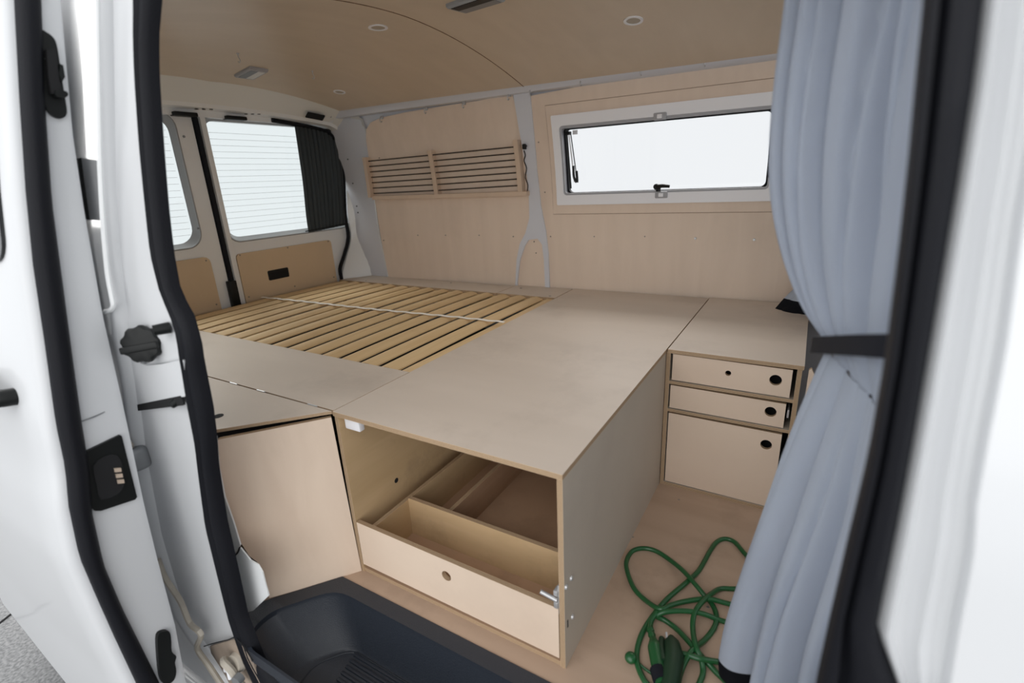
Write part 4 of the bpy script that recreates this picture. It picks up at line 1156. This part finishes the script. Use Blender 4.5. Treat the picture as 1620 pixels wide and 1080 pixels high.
# strap: flattened loop round the gathered cloth
sc0, sc1 = on(1300, 547, 1, YL), on(1425, 549, 1, -.19)
axd = (sc1-sc0); nrm2 = Vector((axd.y, -axd.x, 0)).normalized(); mid = (sc0+sc1)/2; hl = axd.length/2
bm = bmesh.new(); rg = []
n = 40
for k in range(n):
    an = 2*math.pi*k/n
    e = math.copysign(abs(math.cos(an))**.7, math.cos(an)); s = math.copysign(abs(math.sin(an))**.7, math.sin(an))
    p = mid+axd.normalized()*(hl+.006)*e+nrm2*.021*s
    o_ = (axd.normalized()*e*.3+nrm2*s).normalized()*.003
    rg.append([bm.verts.new(v) for v in (p+Vector((0, 0, -.012)), p+o_+Vector((0, 0, -.012)), p+o_+Vector((0, 0, .012)), p+Vector((0, 0, .012)))])
for k in range(n):
    A_, B_ = rg[k], rg[(k+1) % n]
    for j in range(4): bm.faces.new((A_[j], A_[(j+1) % 4], B_[(j+1) % 4], B_[j]))
link('tie_strap', bm, HEM, ct, smooth=True)
tube('curtain_rod', [Vector((.30, .16, 1.36)), Vector((.52, -.14, 1.36))], .006, METAL, ct)

# ---- second curtain on the far side, its flared end lying on the cabinet
c2_ = empty('far_grey_curtain', (.42, 1.38, .5), 'grey curtain end with black hem resting on the drawer cabinet top', 'curtain')
lf = [Vector((.47, 1.42, 1.30)), Vector((.46, 1.42, .9)), on(1275, 425, 1, 1.40), on(1262, 450, 1, 1.38), on(1250, 462, 1, 1.37), on(1238, 474, 1, 1.36), on(1226, 488, 1, 1.34)]
rf = [Vector((.55, 1.35, 1.30)), Vector((.55, 1.33, .9)), Vector((.55, 1.27, .65)), Vector((.55, 1.25, .6)), Vector((.54, 1.24, .57)), Vector((.53, 1.23, .55)), Vector((.52, 1.22, .515))]
bm = cloth('c', lf, rf, 2.5, .012, FABRIC, nu=60, nv=50, hem=3)
link('far_cloth', bm, [FABRIC, HEM], c2_, smooth=True, angle=80)

# ---- green extension cable on the floor
cbx = empty('green_extension_cable', (.2, .3, 0), 'tangled green extension cable lying on the plywood floor', 'cable')
def fz(pts): return [Vector(on(p[0], p[1], 2, p[2] if len(p) > 2 else .006)) for p in pts]
path = [(1215, 905), (1196, 893), (1178, 875), (1162, 857), (1147, 852), (1134, 857), (1124, 870), (1114, 888), (1104, 904), (1085, 922, .012), (1060, 943, .014), (1044, 960, .016), (1026, 984), (1014, 1006), (1008, 1028), (1008, 1048), (1014, 1066), (1024, 1082), (1045, 1100),
        (1060, 1112), (1074, 1100), (1074, 1075, .010), (1083, 1048, .016), (1096, 1028, .02), (1117, 1010), (1131, 990), (1133, 972), (1126, 955), (1113, 940, .014), (1100, 924, .02), (1080, 902, .016), (1058, 884), (1037, 871), (1017, 867), (1000, 872), (991, 888), (993, 906), (1003, 930), (1020, 948), (1044, 963, .024),
        (1062, 957, .02), (1085, 951, .016), (1120, 947, .02), (1150, 954, .012), (1190, 962), (1220, 940), (1200, 925), (1165, 931), (1140, 931), (1122, 942, .02), (1108, 955, .026), (1098, 972, .024), (1096, 995, .018), (1101, 1022, .026), (1110, 1045, .016), (1112, 1065), (1105, 1090), (1120, 1110), (1155, 1090),
        (1130, 1060), (1112, 1040, .012), (1097, 1023, .014), (1072, 996), (1052, 981), (1040, 975, .012), (1050, 968, .024), (1080, 966, .026), (1110, 970, .020), (1140, 981), (1180, 995), (1200, 1030), (1180, 1052), (1145, 1048), (1110, 1042, .022), (1082, 1034, .018), (1076, 1034, .016)]
tube('cord', smoothpath(fz(path), 6), .0062, GREEN, cbx, seg=10)
pl = fz([(1040, 968, .018), (1031, 980, .014), (1029, 995, .014), (1033, 1010, .016), (1036, 1024, .018), (1040, 1045, .018), (1045, 1068, .018), (1050, 1085, .018)])
P = smoothpath(pl, 6); rr = []
for i in range(len(P)):
    t = i/(len(P)-1); rr.append(.006 if t < .25 else (.008+.0012*math.sin(i*2.1) if t < .45 else .0085+.0075*min(1, (t-.45)/.12)))
plg = tube('plug', P, rr, GREEN, cbx, seg=14)
q = on(1042, 1068, 2, .02)
tube('plug_band', fz([(1040, 1058, .020), (1046, 1078, .020)]), .0165, HEM, plg, seg=14)
sk = fz([(1062, 1008, .012), (1063, 1018, .020), (1066, 1040, .022), (1062, 1070, .022), (1058, 1100, .022)])
skt = tube('socket', sk, [.007, .018, .022, .021, .020], GREEND, cbx, seg=14)
tube('socket_pin', fz([(1054, 1000, .030), (1055, 1012, .026)]), .0025, METAL, skt, seg=6)
tube('socket_lid', smoothpath(fz([(1047, 1010, .016), (1046, 1025, .026), (1050, 1045, .030)]), 4), .007, GREEND, skt, seg=10)
q = on(998, 1040, 2, .012)
bm = bmesh.new(); bmesh.ops.create_uvsphere(bm, u_segments=20, v_segments=12, radius=.0135)
for v in bm.verts: v.co = Vector((v.co.x, v.co.y, v.co.z*.8))+q
link('dust_cap', bm, GREEN, cbx, smooth=True)
tube('cap_strap', smoothpath(fz([(1003, 1040), (1016, 1054), (1032, 1066)]), 4), .003, GREEN, cbx, seg=6)
# knots, screws in the floor
dots('floor_screw', [on(1074, 790, 2, 0), on(1001, 849, 2, 0), on(1120, 960, 2, 0)], (0, 0, 1), .004, .0008, SCREW, fl)
